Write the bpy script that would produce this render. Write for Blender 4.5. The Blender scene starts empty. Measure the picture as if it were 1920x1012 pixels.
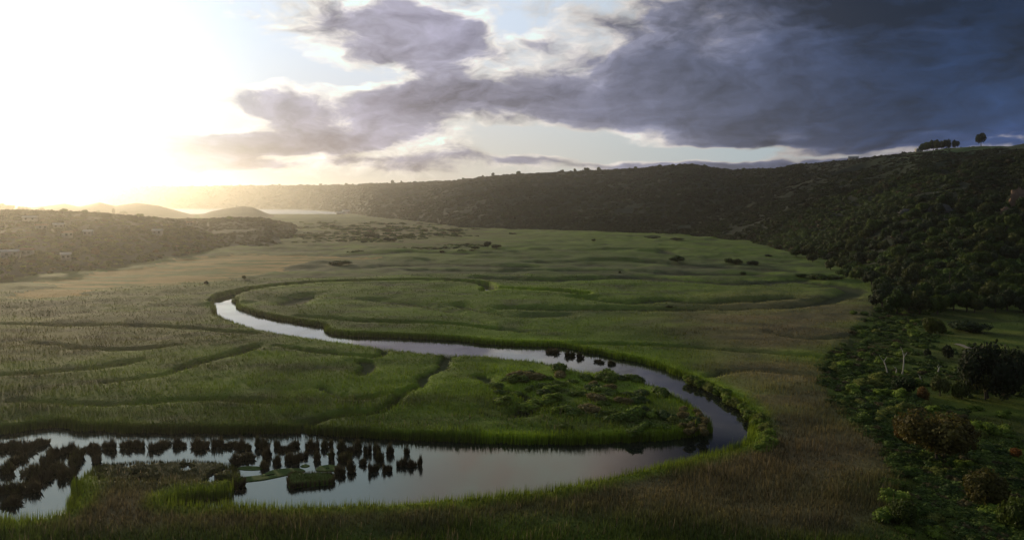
import bpy, math, random
import numpy as np
from mathutils import Vector, Matrix
R = math.radians
sc = bpy.context.scene
col = sc.collection

# ------------------------------------------------------------------ camera
F, CX, CY, HZ, CAMH = 1300.0, 960.0, 506.0, 378.0, 36.0      # photo: focal length and horizon, drone height in metres
PITCH = math.atan((CY - HZ) / F)
cam_d = bpy.data.cameras.new('camera')
cam = bpy.data.objects.new('camera', cam_d); col.objects.link(cam)
cam_d.sensor_width = 36.0; cam_d.lens = 36.0 * F / 1920.0
cam_d.clip_start = 0.5; cam_d.clip_end = 60000
cam.location = (0, 0, CAMH); cam.rotation_euler = (math.pi / 2 - PITCH, 0, 0)
sc.camera = cam

def ray(px, py):
    x, y, z = (px - CX) / F, (CY - py) / F, 1.0
    c, s = math.cos(PITCH), math.sin(PITCH)
    return x, z * c + y * s, -z * s + y * c
def at(px, py, z=0.0):
    """ground point at height z seen at a point of the photograph"""
    x, y, w = ray(px, py)
    t = (z - CAMH) / w
    return x * t, y * t
def ang(px, py):
    x, y, w = ray(px, py)
    return math.degrees(math.atan2(x, y)), math.degrees(math.atan2(w, math.hypot(x, y)))

# ------------------------------------------------------------------ exposure, light
sc.view_settings.view_transform = 'Standard'; sc.view_settings.look = 'None'
sc.view_settings.exposure = 0.0; sc.view_settings.gamma = 1.0
try: sc.view_settings.use_curve_mapping = False
except Exception: pass
sc.cycles.use_denoising = True
sc.cycles.max_bounces = 8; sc.cycles.volume_bounces = 1
sc.cycles.diffuse_bounces = 3; sc.cycles.glossy_bounces = 3; sc.cycles.transmission_bounces = 3
sc.cycles.transparent_max_bounces = 8
sc.cycles.sample_clamp_indirect = 4.0

SUN_AZ, SUN_EL = -35.5, 7.5
sun_d = bpy.data.lights.new('sun', 'SUN'); sun_d.energy = 3.2; sun_d.angle = R(1.0); sun_d.color = (1.0, 0.80, 0.50)
sun = bpy.data.objects.new('sun', sun_d); col.objects.link(sun)
sdir = Vector((math.sin(R(SUN_AZ)) * math.cos(R(SUN_EL)), math.cos(R(SUN_AZ)) * math.cos(R(SUN_EL)), math.sin(R(SUN_EL))))
sun.rotation_euler = sdir.to_track_quat('Z', 'Y').to_euler()
sun.location = (-300, 400, 200)

# ------------------------------------------------------------------ node helper
class X:
    """a socket with arithmetic"""
    def __init__(s, nt, sock): s.nt, s.s = nt, sock
    def _b(s, op, o, rev=False, clamp=False):
        n = s.nt.nodes.new('ShaderNodeMath'); n.operation = op; n.use_clamp = clamp
        a, b = (o, s) if rev else (s, o)
        for i, v in ((0, a), (1, b)):
            if isinstance(v, X): s.nt.links.new(v.s, n.inputs[i])
            elif v is not None: n.inputs[i].default_value = v
        return X(s.nt, n.outputs[0])
    def __add__(s, o): return s._b('ADD', o)
    __radd__ = __add__
    def __sub__(s, o): return s._b('SUBTRACT', o)
    def __rsub__(s, o): return s._b('SUBTRACT', o, True)
    def __mul__(s, o): return s._b('MULTIPLY', o)
    __rmul__ = __mul__
    def __truediv__(s, o): return s._b('DIVIDE', o)
    def mx(s, o): return s._b('MAXIMUM', o)
    def mn(s, o): return s._b('MINIMUM', o)
    def pw(s, o): return s._b('POWER', o)
    def f(s, op): return s._b(op, None)
    def ss(s, a, b, lo=0.0, hi=1.0):
        n = s.nt.nodes.new('ShaderNodeMapRange'); n.interpolation_type = 'SMOOTHSTEP'
        s.nt.links.new(s.s, n.inputs[0])
        for i, v in ((1, a), (2, b), (3, lo), (4, hi)): n.inputs[i].default_value = v
        return X(s.nt, n.outputs[0])
def noise(nt, vec, scale, detail=6, rough=0.55, dist=0.0, lac=2.0):
    n = nt.nodes.new('ShaderNodeTexNoise'); n.inputs['Scale'].default_value = scale
    n.inputs['Detail'].default_value = detail; n.inputs['Roughness'].default_value = rough
    n.inputs['Distortion'].default_value = dist; n.inputs['Lacunarity'].default_value = lac
    if vec is not None: nt.links.new(vec, n.inputs['Vector'])
    return X(nt, n.outputs['Fac'])
def comb(nt, x, y, z=0.0):
    n = nt.nodes.new('ShaderNodeCombineXYZ')
    for i, v in enumerate((x, y, z)):
        if isinstance(v, X): nt.links.new(v.s, n.inputs[i])
        else: n.inputs[i].default_value = v
    return n.outputs[0]
def mix(nt, fac, a, b, blend='MIX'):
    n = nt.nodes.new('ShaderNodeMix'); n.data_type = 'RGBA'; n.blend_type = blend
    for sck, v in ((n.inputs[0], fac), (n.inputs[6], a), (n.inputs[7], b)):
        if isinstance(v, X): nt.links.new(v.s, sck)
        elif hasattr(v, 'is_output'): nt.links.new(v, sck)
        elif isinstance(v, tuple): sck.default_value = tuple(v) + (1.0,)
        else: sck.default_value = v
    return n.outputs[2]
def mix_scale(nt, c, k):
    n = nt.nodes.new('ShaderNodeVectorMath'); n.operation = 'SCALE'
    if isinstance(c, tuple): n.inputs[0].default_value = c
    else: nt.links.new(c, n.inputs[0])
    if isinstance(k, X): nt.links.new(k.s, n.inputs['Scale'])
    else: n.inputs['Scale'].default_value = k
    return n.outputs[0]
def addc(nt, a, b):
    n = nt.nodes.new('ShaderNodeVectorMath'); n.operation = 'ADD'
    nt.links.new(a, n.inputs[0]); nt.links.new(b, n.inputs[1]); return n.outputs[0]

# ------------------------------------------------------------------ sky
def build_sky():
    w = bpy.data.worlds.new('World'); sc.world = w; w.use_nodes = True
    nt = w.node_tree; nt.nodes.clear()
    out = nt.nodes.new('ShaderNodeOutputWorld'); bg = nt.nodes.new('ShaderNodeBackground')
    nt.links.new(bg.outputs[0], out.inputs[0]); bg.inputs[1].default_value = 0.1
    sky = nt.nodes.new('ShaderNodeTexSky'); sky.sky_type = 'NISHITA'; sky.sun_disc = False
    sky.sun_elevation = R(SUN_EL); sky.sun_rotation = R(SUN_AZ); sky.air_density = 1.2; sky.dust_density = 1.5
    tc = nt.nodes.new('ShaderNodeTexCoord'); sep = nt.nodes.new('ShaderNodeSeparateXYZ')
    nt.links.new(tc.outputs['Generated'], sep.inputs[0])
    x, y, z = (X(nt, sep.outputs[i]) for i in range(3))
    zc = z.mx(0.0)
    A0 = x._b('ARCTAN2', y) * 57.29578                      # compass degrees
    E0 = zc.f('ARCSINE') * 57.29578                         # degrees above the horizon
    # cloud-deck coordinates: clouds shrink and flatten towards the horizon
    dx, dy = x / (zc + 0.10), y / (zc + 0.10)
    deck = comb(nt, dx, dy, 0.0)
    curl = comb(nt, A0 * 0.055, E0 * 0.13, 3.0)
    w1 = noise(nt, curl, 1.6, 4, 0.6) - 0.5
    w2 = noise(nt, comb(nt, A0 * 0.055, E0 * 0.13, 9.0), 1.6, 4, 0.6) - 0.5
    A = A0 + w1 * 8.0; E = E0 + w2 * 3.4
    n_big = noise(nt, deck, 0.62, 8, 0.58, 0.15)
    n_puff = noise(nt, comb(nt, A0 * 0.11 + w1, E0 * 0.24 + w2, 0.0), 1.25, 9, 0.58, 0.2)
    n_off = noise(nt, comb(nt, A0 * 0.11 + w1 - 0.10, E0 * 0.24 + w2 + 0.07, 0.0), 1.25, 9, 0.58, 0.2)
    relief = n_puff - n_off                                  # the side of a billow that faces the sun
    n_mid = noise(nt, comb(nt, A0 * 0.06 + w1 * 0.6, E0 * 0.14 + w2 * 0.6, 7.0), 0.9, 5, 0.5, 0.2)
    n_fine = noise(nt, comb(nt, A0 * 0.11, E0 * 0.24, 5.0), 3.1, 7, 0.62, 0.3)
    cov = None
    def blob(px, py, rx, ry, wt, tilt=0.0):
        nonlocal cov
        a, e = ang(px, py); rx, ry = rx / 22.7, ry / 22.7
        u, v = A - a, E - e
        if tilt:
            c, s = math.cos(R(tilt)), math.sin(R(tilt)); u, v = u * c + v * s, v * c - u * s
        q = (u / rx).pw(2.0) + (v / ry).pw(2.0)
        g = (q * -1.0).f('EXPONENT') * wt
        cov = g if cov is None else cov + g
    for b in BLOBS: blob(*b)
    # overcast outside the view too, so the valley is lit evenly from above and behind
    up = E0.ss(22, 40) * 0.55
    side = A0.f('ABSOLUTE').ss(45, 75) * 0.5
    cov = cov + up.mx(side)
    d = cov * 0.95 + (n_big - 0.5) * 0.8 + (n_puff - 0.5) * 2.1 + (n_fine - 0.5) * 0.5
    opac = d.ss(0.04, 0.62)
    thick = (d - relief * 1.3).ss(0.22, 1.35)
    # nearness to the sun
    sd = nt.nodes.new('ShaderNodeVectorMath'); sd.operation = 'DOT_PRODUCT'
    nt.links.new(tc.outputs['Generated'], sd.inputs[0]); sd.inputs[1].default_value = SKYSUN
    ca = X(nt, sd.outputs['Value']).mx(0.0).mn(1.0)
    ang_s = ca.f('ARCCOSINE') * 57.29578
    # open sky between the clouds
    clear = mix(nt, E0.ss(0, 15), (0.66, 0.63, 0.56), (0.70, 0.80, 0.95))
    clear = mix(nt, A0.ss(-8, 30), clear, (0.40, 0.50, 0.56))
    right = A0.ss(-15, 26)
    rim = mix(nt, right, (0.80, 0.76, 0.70), (0.42, 0.38, 0.37))
    midc = mix(nt, right, (0.29, 0.28, 0.36), (0.150, 0.165, 0.245))
    midc = mix(nt, A0.ss(12, 36), midc, (0.022, 0.048, 0.135))
    core = mix(nt, A0.ss(-12, 16), (0.22, 0.21, 0.28), (0.088, 0.100, 0.160))
    core = mix(nt, A0.ss(10, 32), core, (0.014, 0.034, 0.094))
    cl = mix(nt, thick.ss(0.0, 0.45), rim, midc)
    cl = mix(nt, thick.ss(0.35, 1.0), cl, core)
    # patchy light inside the cloud
    tex = (n_mid - 0.5) * -2.6 + (n_puff - 0.5) * -1.2 + (n_fine - 0.5) * 0.7 + relief * 3.4 + 1.0
    cl = mix_scale(nt, cl, tex.mx(0.4))
    c = mix(nt, opac, clear, cl)
    # unseen sky: grey overcast, and a bright-to-dark band added for the water reflections
    behind = (E0.ss(24, 40)).mx(A0.f('ABSOLUTE').ss(50, 90))
    over = mix(nt, A0.ss(-26, -2), (2.5, 2.2, 2.4), (0.95, 0.78, 0.66))
    over = mix(nt, A0.ss(4, 16), over, (0.02, 0.03, 0.08))
    c = mix(nt, E0.ss(15.8, 19), c, mix_scale(nt, over, (n_big - 0.5) * 1.6 + (n_puff - .5) * 1.2 + 1.0))
    c = mix(nt, behind, c, mix_scale(nt, (0.18, 0.215, 0.27), (n_big - 0.5) * 1.2 + 1.0))
    # aureole of the veiled sun
    g1 = (ang_s.pw(2.0) * (-1.0 / (2 * 6.0 ** 2))).f('EXPONENT')
    g2 = (ang_s.pw(2.0) * (-1.0 / (2 * 9.0 ** 2))).f('EXPONENT')
    glow = addc(nt, mix_scale(nt, (0.35, 0.60, 0.70), g1), mix_scale(nt, (0.08, 0.17, 0.23), g2))
    c = addc(nt, c, glow)
    cap = nt.nodes.new('ShaderNodeVectorMath'); cap.operation = 'MINIMUM'; nt.links.new(c, cap.inputs[0]); cap.inputs[1].default_value = (.86, 1.1, 1.15); c = cap.outputs[0]
    fin = addc(nt, mix_scale(nt, c, 9.6), mix_scale(nt, sky.outputs[0], 0.05))
    nt.links.new(fin, bg.inputs[0])
    w.cycles.sampling_method = 'MANUAL'; w.cycles.sample_map_resolution = 512
BLOBS = [  # photo px centre, radii, weight, tilt
    (1650, 60, 480, 150, .85, 0), (1950, 90, 420, 230, .7, 0), (1250, 150, 330, 90, .62, -5), (1150, 205, 330, 36, .45, -5),
    (1650, 215, 420, 50, .6, -3), (850, 190, 180, 30, .45, 0),
    (540, 262, 330, 17, .85, 0), (300, 268, 190, 19, 1.6, 0), (545, 205, 55, 34, .6, 0), (690, 225, 120, 34, .7, 0), (800, 250, 110, 22, .45, 0),
    (330, 306, 210, 11, 1.0, 0), (640, 300, 200, 10, .40, 0), (820, 292, 110, 20, .50, 0),
    (830, 90, 110, 100, .62, 0), (620, 60, 150, 55, .6, 0), (720, 195, 150, 30, .35, 0), (640, 15, 220, 30, .3, 0), (310, 152, 50, 10, .6, 0), (460, 188, 60, 16, .55, 0), (760, 30, 60, 40, .25, 0),
    (1190, 300, 150, 15, 1.0, 0), (1400, 306, 160, 11, .7, 0), (1480, 322, 220, 14, .55, 0), (1420, 272, 220, 7, .55, -2), (1560, 288, 160, 5, .5, 0),
    (1050, 263, 50, 8, .50, 0), (960, 308, 80, 12, .6, 0), (1330, 312, 120, 9, .5, 0), (760, 318, 140, 9, .35, 0), (480, 322, 120, 7, .3, 0),
    (1150, 282, 270, 20, -.95, -3), (980, 256, 90, 13, -.6, 0), (1420, 294, 200, 12, -.6, -2),
    (935, 40, 60, 80, -.42, 0), (690, 140, 90, 18, -.30, 0), (380, 120, 220, 50, -.35, 0), (1100, 290, 300, 8, -.2, 0),
]
_a, _e = ang(60, 190)
SKYSUN = (math.sin(R(_a)) * math.cos(R(_e)), math.cos(R(_a)) * math.cos(R(_e)), math.sin(R(_e)))
build_sky()

# ------------------------------------------------------------------ numpy tools
rng = np.random.default_rng(7)
def _h(ix, iy, s):
    n = (ix.astype(np.int64) * 374761393 + iy.astype(np.int64) * 668265263 + s * 2147483647) & 0xFFFFFFFF
    n = ((n ^ (n >> 13)) * 1274126177) & 0xFFFFFFFF
    return ((n ^ (n >> 16)) & 0xFFFF) / 65535.0
def vnoise(x, y, s=0):
    ix, iy = np.floor(x), np.floor(y); fx, fy = x - ix, y - iy
    fx = fx * fx * fx * (fx * (fx * 6 - 15) + 10); fy = fy * fy * fy * (fy * (fy * 6 - 15) + 10)
    a, b, c, d = _h(ix, iy, s), _h(ix + 1, iy, s), _h(ix, iy + 1, s), _h(ix + 1, iy + 1, s)
    return (a + (b - a) * fx) * (1 - fy) + (c + (d - c) * fx) * fy
def fbm(x, y, s=0, o=4, g=0.5):
    t, a, n = 0, 1, 0
    for k in range(o):
        t = t + a * vnoise(x, y, s + k * 17); n += a; a *= g
        x, y = x * 2.03 + 5.1, y * 2.03 - 3.7
    return t / n * 2 - 1          # -1 .. 1
def sst(a, b, x):
    t = np.clip((x - a) / (b - a), 0, 1); return t * t * (3 - 2 * t)
def segdist(x, y, pts, closed=False):
    best = np.full(x.shape, 1e9)
    n = len(pts)
    for i in range(n if closed else n - 1):
        (ax, ay), (bx, by) = pts[i], pts[(i + 1) % n]
        vx, vy = bx - ax, by - ay; L = vx * vx + vy * vy + 1e-9
        t = np.clip(((x - ax) * vx + (y - ay) * vy) / L, 0, 1)
        best = np.minimum(best, (x - ax - t * vx) ** 2 + (y - ay - t * vy) ** 2)
    return np.sqrt(best)
def inside(x, y, pts):
    r = np.zeros(x.shape, bool); n = len(pts)
    for i in range(n):
        (ax, ay), (bx, by) = pts[i], pts[(i + 1) % n]
        if ay == by: continue
        c = ((ay > y) != (by > y)) & (x < (bx - ax) * (y - ay) / (by - ay) + ax)
        r ^= c
    return r
def sdist(x, y, pts):
    d = segdist(x, y, pts, True); return np.where(inside(x, y, pts), -d, d)
def smooth_line(pts, k=4, closed=False):
    """Catmull-Rom through traced points, so banks curve"""
    P = [np.array(p, float) for p in pts]; n = len(P); out = []
    for i in range(n if closed else n - 1):
        p0, p1, p2, p3 = (P[(i - 1) % n] if closed or i > 0 else P[i]), P[i], P[(i + 1) % n], (P[(i + 2) % n] if closed or i + 2 < n else P[(i + 1) % n])
        for j in range(k):
            t = j / k
            q = 0.5 * (2 * p1 + (p2 - p0) * t + (2 * p0 - 5 * p1 + 4 * p2 - p3) * t * t + (3 * p1 - p0 - 3 * p2 + p3) * t ** 3)
            out.append(tuple(q))
    if not closed: out.append(tuple(P[-1]))
    return out

# ------------------------------------------------------------------ the river, traced as banks on the water plane
CAN = 1.6                                            # height of the reed canopy above the water
north_low = [(-420, 842), (-200, 824), (0, 814), (60, 805), (120, 799), (150, 808), (200, 806), (260, 811), (400, 812), (550, 812),
             (700, 822), (860, 827), (1000, 831), (1110, 831), (1190, 828), (1245, 824), (1300, 818), (1322, 804)]
south_up = [(1327, 785), (1320, 766), (1301, 750), (1283, 741), (1259, 726), (1234, 714), (1179, 695), (1128, 688), (1061, 678), (1018, 667), (960, 662), (900, 657), (820, 653), (740, 646),
            (640, 633), (560, 622), (480, 608), (430, 592), (402, 578)]
north_up = [(404, 568), (440, 566), (447, 577), (480, 589), (520, 598), (560, 605), (606, 613), (618, 624), (660, 630), (720, 632), (780, 634),
            (860, 639), (940, 647), (1048, 650), (1105, 661), (1162, 673), (1212, 683), (1263, 700), (1300, 714), (1347, 737), (1384, 762), (1406, 788)]
south_low = [(1412, 802), (1397, 816), (1347, 835), (1290, 851), (1196, 872), (1100, 891), (1048, 899), (1000, 907), (927, 914), (860, 922), (800, 927),
             (700, 932), (560, 933), (460, 932), (335, 931), (326, 916), (380, 911), (428, 908), (443, 893), (446, 870), (428, 850), (380, 843), (300, 843), (240, 845), (192, 851), (158, 874),
             (140, 905), (131, 930), (118, 948), (60, 955), (0, 953), (-120, 962), (-420, 990)]
river_main = smooth_line([at(x, y) for x, y in north_low] + [at(x, y, CAN + .7) for x, y in south_up] +
                         [at(x, y) for x, y in north_up] + [at(x, y, CAN + .15) for x, y in south_low], 3, True)
channel = smooth_line([at(x, y) for x, y in [(412, 572), (428, 560), (460, 551), (510, 543), (590, 536), (700, 532), (820, 531), (895, 536),
                       (925, 545), (975, 549), (1040, 552), (1090, 557)]], 4)
pool = [at(x, y) for x, y in [(905, 553), (912, 546), (925, 546), (928, 550), (918, 552)]]
# creeks and furrows through the reeds: (points, half width m, depth m)
furrows = [([(1060, 640), (1200, 644), (1350, 652), (1500, 664), (1640, 682)], 1.6, 1.0),
           ([(-100, 600), (60, 606), (200, 606), (330, 611), (480, 622)], 1.4, 1.1),
           ([(345, 684), (400, 668), (450, 656), (480, 646)], 1.6, 1.2),
           ([(200, 712), (300, 700), (345, 684)], 1.0, .6),
           ([(560, 792), (640, 770), (700, 766), (735, 752), (752, 733), (790, 716), (796, 698), (828, 684), (835, 664)], 1.3, .9),
           ([(520, 645), (600, 655), (700, 665), (720, 655)], 1.2, 1.0), ([(680, 694), (695, 682), (680, 672)], 1.4, 1.2),
           ([(545, 566), (580, 553)], 4.0, 1.6), ([(950, 576), (1100, 578), (1300, 578), (1480, 574), (1560, 560), (1600, 545), (1580, 534), (1520, 528)], 3.0, 1.6),
           ([(1090, 557), (1180, 566), (1250, 560), (1330, 566), (1480, 556)], 3.0, 1.6),
           ([(860, 570), (960, 590), (1060, 588)], 3, 1.2), ([(700, 560), (820, 575), (900, 600)], 3, 1.0),
           ([(780, 505), (950, 507), (1150, 505), (1300, 512), (1430, 512)], 4, 1.5), ([(1000, 490), (1150, 488), (1330, 497), (1480, 505)], 4, 1.4),
           ([(640, 478), (760, 472), (900, 474), (960, 472)], 6, 2.0), ([(1100, 470), (1230, 466), (1250, 476)], 5, 1.5),
           ([(700, 500), (820, 494), (1000, 499)], 4, 1.4), ([(960, 455), (1100, 458), (1300, 460)], 6, 1.8),
           ([(900, 700), (940, 722), (985, 735), (1000, 752), (975, 770)], 1.8, 1.3), ([(600, 720), (660, 742), (720, 735)], 1.2, .6),
           ([(900, 520), (1040, 523), (1200, 518), (1380, 530), (1500, 522)], 3.5, 1.3), ([(560, 590), (700, 600), (850, 606), (980, 620)], 2.0, 1.0),
           ([(1330, 700), (1400, 690), (1520, 700)], 1.4, .8), ([(1440, 620), (1520, 632), (1600, 628)], 2, .9),
           ([(60, 640), (220, 655), (330, 645)], 1.5, .7), ([(0, 700), (150, 690), (260, 672)], 1.5, .7), ([(30, 745), (200, 752), (420, 742), (540, 752)], 1.5, .6)]
furrows = [(smooth_line([at(*p, 1.5) for p in pts], 3), w, dp) for pts, w, dp in furrows]
reed_edge = [at(x, y) for x, y in [(1665, 545), (1645, 580), (1590, 640), (1545, 690), (1540, 740), (1600, 800), (1660, 850), (1690, 900), (1705, 1012), (1720, 1300),
                                   (5000, 1300), (5000, 545)]]
gold = [at(x, y) for x, y in [(40, 572), (200, 552), (330, 540), (440, 528), (560, 500), (700, 488), (600, 480), (440, 480), (330, 488), (260, 505), (120, 530), (30, 555)]]

def interp(u, pts):
    a = np.array(pts, float); return np.interp(u, a[:, 0], a[:, 1])
RIDGE = [(-700, 352, 4500), (60, 351, 4500), (500, 348, 4000), (620, 348, 3600), (740, 345, 3000), (860, 340, 2500), (900, 334, 2300), (970, 328, 2050), (1050, 324, 2000),
         (1200, 318, 1650), (1290, 310, 1450), (1335, 317, 1380), (1370, 321, 1330), (1440, 319, 1220), (1500, 309, 1120), (1560, 303, 1020),
         (1640, 294, 930), (1700, 287, 860), (1760, 281, 820), (1840, 276, 760), (1880, 275, 700), (1930, 266, 640), (2100, 245, 560), (2600, 235, 500)]
FOOT = [(-700, 4000), (300, 3700), (560, 3300), (625, 2500), (700, 1550), (860, 940), (1000, 866), (1100, 807), (1200, 755), (1300, 715), (1400, 610),
        (1500, 465), (1600, 368), (1660, 312), (1720, 280), (1800, 264), (1920, 257), (2100, 250), (2600, 240)]
HILLA = [(-700, 392), (-300, 394), (0, 396), (100, 397), (200, 401), (260, 407), (330, 415), (380, 428), (450, 456), (500, 470)]
HILLB = [(200, 440), (240, 426), (300, 416), (350, 413), (385, 415), (440, 409), (490, 411), (530, 421), (580, 433), (640, 440), (720, 446)]
DUNEC = [(-700, 388), (60, 390), (100, 386), (125, 382), (152, 388), (190, 379), (218, 386), (258, 381), (300, 386), (345, 398), (372, 405), (398, 396), (430, 390),
         (455, 386), (476, 388), (500, 399), (545, 414), (700, 430)]
def foot_d(u): return interp(u, FOOT) * np.hypot(1, (u - CX) / F)
def ridge_d(u): return np.maximum(interp(u, [(a, c) for a, b, c in RIDGE]) * np.hypot(1, (u - CX) / F), foot_d(u) * 1.12)
def zt(y, d): return CAMH - (y - HZ) / F * d
NEARD = 520.0
def terrain(x, y, detail=True):
    """height, zone id, distance to open water; zone 0 reeds, 1 right-hand grassland, 2 wooded hill, 3 dune, 4 sea, 5 golden field"""
    d = np.hypot(x, y); az = np.arctan2(x, y); az = np.clip(az, R(-52), R(52)); u = CX + F * np.tan(az); sec = 1 / np.cos(az)
    # --- flat valley floor
    far = sst(120, 420, d)
    m = fbm(x / 16, y / 16, 3, 4) * (0.34 + 0.6 * far) + fbm(x / 70, y / 38, 9, 3) * (0.25 + 0.7 * far) + fbm(x / 4.2, y / 4.2, 21, 2) * 0.18
    z = 1.15 + .4 * sst(130, 200, d) + m * (0.8 + .45 * far)
    zone = np.zeros(x.shape, int); sd = np.full(x.shape, 99.0)
    near = (d < NEARD) & (y > 0)
    if near.any():
        xn, yn = x[near], y[near]
        jit = fbm(xn / 1.6, yn / 1.6, 33, 3) * 0.6 + fbm(xn / 7, yn / 7, 37, 2) * 0.5
        s = sdist(xn, yn, river_main)
        wch = 3.0 + 1.0 * fbm(xn / 20, yn / 20, 5, 2)
        s = np.minimum(s, segdist(xn, yn, channel) - wch)
        s = np.minimum(s, sdist(xn, yn, pool) - .5)
        s2 = s + jit * np.clip(1 - 0 * s, 0, 1)
        zz = z[near]
        for pts, w, dp in furrows:
            q = segdist(xn, yn, pts) + jit * 1.2
            zz = zz - dp * 1.15 * np.exp(-(np.maximum(q, 0) / (w * (.85 if w < 2.5 else 1.3))) ** 2)
        zz = np.maximum(zz, .22 + .1 * m[near])
        bk = sst(9, 2, s); zz = zz * (1 - bk) + np.where(d[near] > 255, np.maximum(zz, 1.9), np.minimum(zz, 1.25)) * bk
        # the low reed bed in the middle of the pond has holes
        bed = bedmask(u[near], yn)
        hole = fbm(xn / 2.6, yn / 2.6, 51, 3)
        zz = zz * (1 - bed) + (.40 + .3 * hole) * bed - np.where((bed > 0.3) & (hole > 0.20), 2.2, 0)
        g = sdist(xn, yn, gold); gm = sst(5, -8, g + jit * 3 + fbm(xn / 25, yn / 12, 45, 3) * 16); zz = zz * (1 - gm) + gm * (0.8 + 0.35 * m[near])
        r = sdist(xn, yn, reed_edge); rm = sst(1.5, -2.5, r + jit * 2.5); zz = zz * (1 - rm) + rm * (0.75 + 0.5 * m[near])
        t = sst(-0.2, 1.1, s2); zz = -0.7 * (1 - t) + zz * t
        z[near] = zz; zn = zone[near]; zn[gm > .5] = 5; zn[rm > .5] = 1; zone[near] = zn; sd[near] = s2
    gr = (~near) & (u > 1700) & (d < 700); zone[gr] = 1
    # --- plateau and its wooded slope
    fd, rd = interp(u, FOOT), interp(u, [(a, c) for a, b, c in RIDGE]); rz = zt(interp(u, [(a, b) for a, b, c in RIDGE]), rd) - 1.2; fd, rd = fd * sec, rd * sec
    fd = fd + fbm(x / 90, y / 90, 61, 2) * 0.02 * fd
    rd = np.maximum(rd, fd * 1.12); t = (d - fd) / (rd - fd); tc = np.clip(t, 0, 1)
    S = 0.75 * (1 - (1 - tc) ** 1.9) + 0.25 * tc
    gul = fbm(x / 170, y / 170, 71, 4); env = np.clip(3.6 * tc * (1 - tc) ** 1.3, 0, 1)
    hz = rz * S * np.where(t > 1, 1 - 0.06 * np.clip(t - 1, 0, 2), 1) + env * np.minimum(1, rd / 900) * (gul * 17 - 4 - np.abs(fbm(x / 75, y / 75, 75, 3)) * 20 + 1)
    hz = hz + tc * fbm(x / 26, y / 26, 77, 3) * 1.2 * np.minimum(d / 700, 3)
    hill = t > 0
    # --- low wooded hills, dunes and sea on the seaward side
    def bump(ridge, rr, front, back):
        zr = np.maximum(zt(interp(u, ridge), rr), 0); rr, front, back = rr * sec, front * sec, back * sec
        q = np.where(d < rr, sst(0, 1, (d - front) / (rr - front)) ** .6, 1 - sst(0, 1, (d - rr) / (back - rr)))
        return zr * q
    fa = interp(u, [(-700, 240), (0, 280), (200, 335), (300, 390), (400, 440), (500, 460)])
    ha = bump(HILLA, 660, fa, 1150); hb = bump(HILLB, 900, 480 + 0 * u, 1350); hc = bump(DUNEC, 1700, 1380 + 0 * u, 1960)
    ha = ha + np.minimum(ha, 10) / 10 * fbm(x / 40, y / 40, 81, 3) * 1.3; hb = hb + np.minimum(hb, 10) / 10 * fbm(x / 50, y / 50, 83, 3) * 2.0
    hc = hc + np.minimum(hc, 10) / 10 * fbm(x / 60, y / 60, 85, 3) * 1.6
    sea = (u < 700) & (d > 1950 * sec) & (t <= 0.0)
    z = np.where(sea, -3.0 + 0 * z, z); zone[sea] = 4
    z2 = np.where(hill, np.maximum(hz, 0.6), 0.0)
    zone[hill] = 2; z = np.where(hill, np.where(tc < .04, np.maximum(z2, z * (1 - tc / .04)), z2), z)
    for h, k in ((ha, 2), (hb, 2), (hc, 3)):
        b = (h > 2.0) & (h > z); z = np.where(b, np.maximum(z, h), z); zone[b] = k
    return z, zone, sd, u
def ground_z(x, y):
    z = terrain(np.array([float(x)]), np.array([float(y)]))[0]; return float(z[0])

# ------------------------------------------------------------------ colours of the ground cover (what grows where)
PAL = dict(green=(.092, .145, .008), mid=(.056, .088, .012), brown=(.180, .120, .070), grey=(.080, .075, .048), gold=(.27, .175, .055),
           lush=(.130, .190, .009), dark=(.022, .038, .012), straw=(.25, .18, .09), sedge=(.050, .044, .022))
ZONES = [  # photo centre, radii, colour, weight : which plants grow there
    (700, 700, 330, 70, 'green', .9), (330, 740, 300, 50, 'green', .7), (1000, 730, 250, 60, 'lush', 1.0), (1100, 560, 350, 40, 'green', .6), (700, 570, 200, 35, 'green', .8),
    (800, 483, 140, 12, 'green', .8), (1150, 440, 330, 16, 'lush', .6), (1300, 470, 260, 14, 'green', .5), (1250, 545, 300, 20, 'green', .5),
    (150, 580, 330, 26, 'grey', 1.0), (650, 505, 260, 18, 'grey', .9), (1450, 600, 170, 38, 'brown', 1.0), (1470, 720, 110, 90, 'brown', 1.0), (1480, 880, 210, 60, 'brown', .9),
    (1300, 960, 260, 50, 'brown', .6), (250, 985, 420, 34, 'brown', 1.0), (700, 980, 260, 26, 'brown', .5), (100, 660, 330, 90, 'brown', .25), (1250, 510, 160, 12, 'grey', .8),
    (1050, 600, 120, 14, 'grey', .4), (750, 440, 160, 20, 'brown', .7), (1520, 1000, 150, 30, 'straw', .6), (1560, 860, 120, 20, 'straw', .5),
    (1550, 680, 60, 26, 'lush', .9), (290, 882, 160, 42, 'sedge', 5)]
def bedmask(u, d):   # d = distance straight ahead
    v = HZ + 46800.0 / np.maximum(d, 30); return np.exp(-((u - 290) / 172) ** 6 - ((v - 880) / 50) ** 6)
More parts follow.
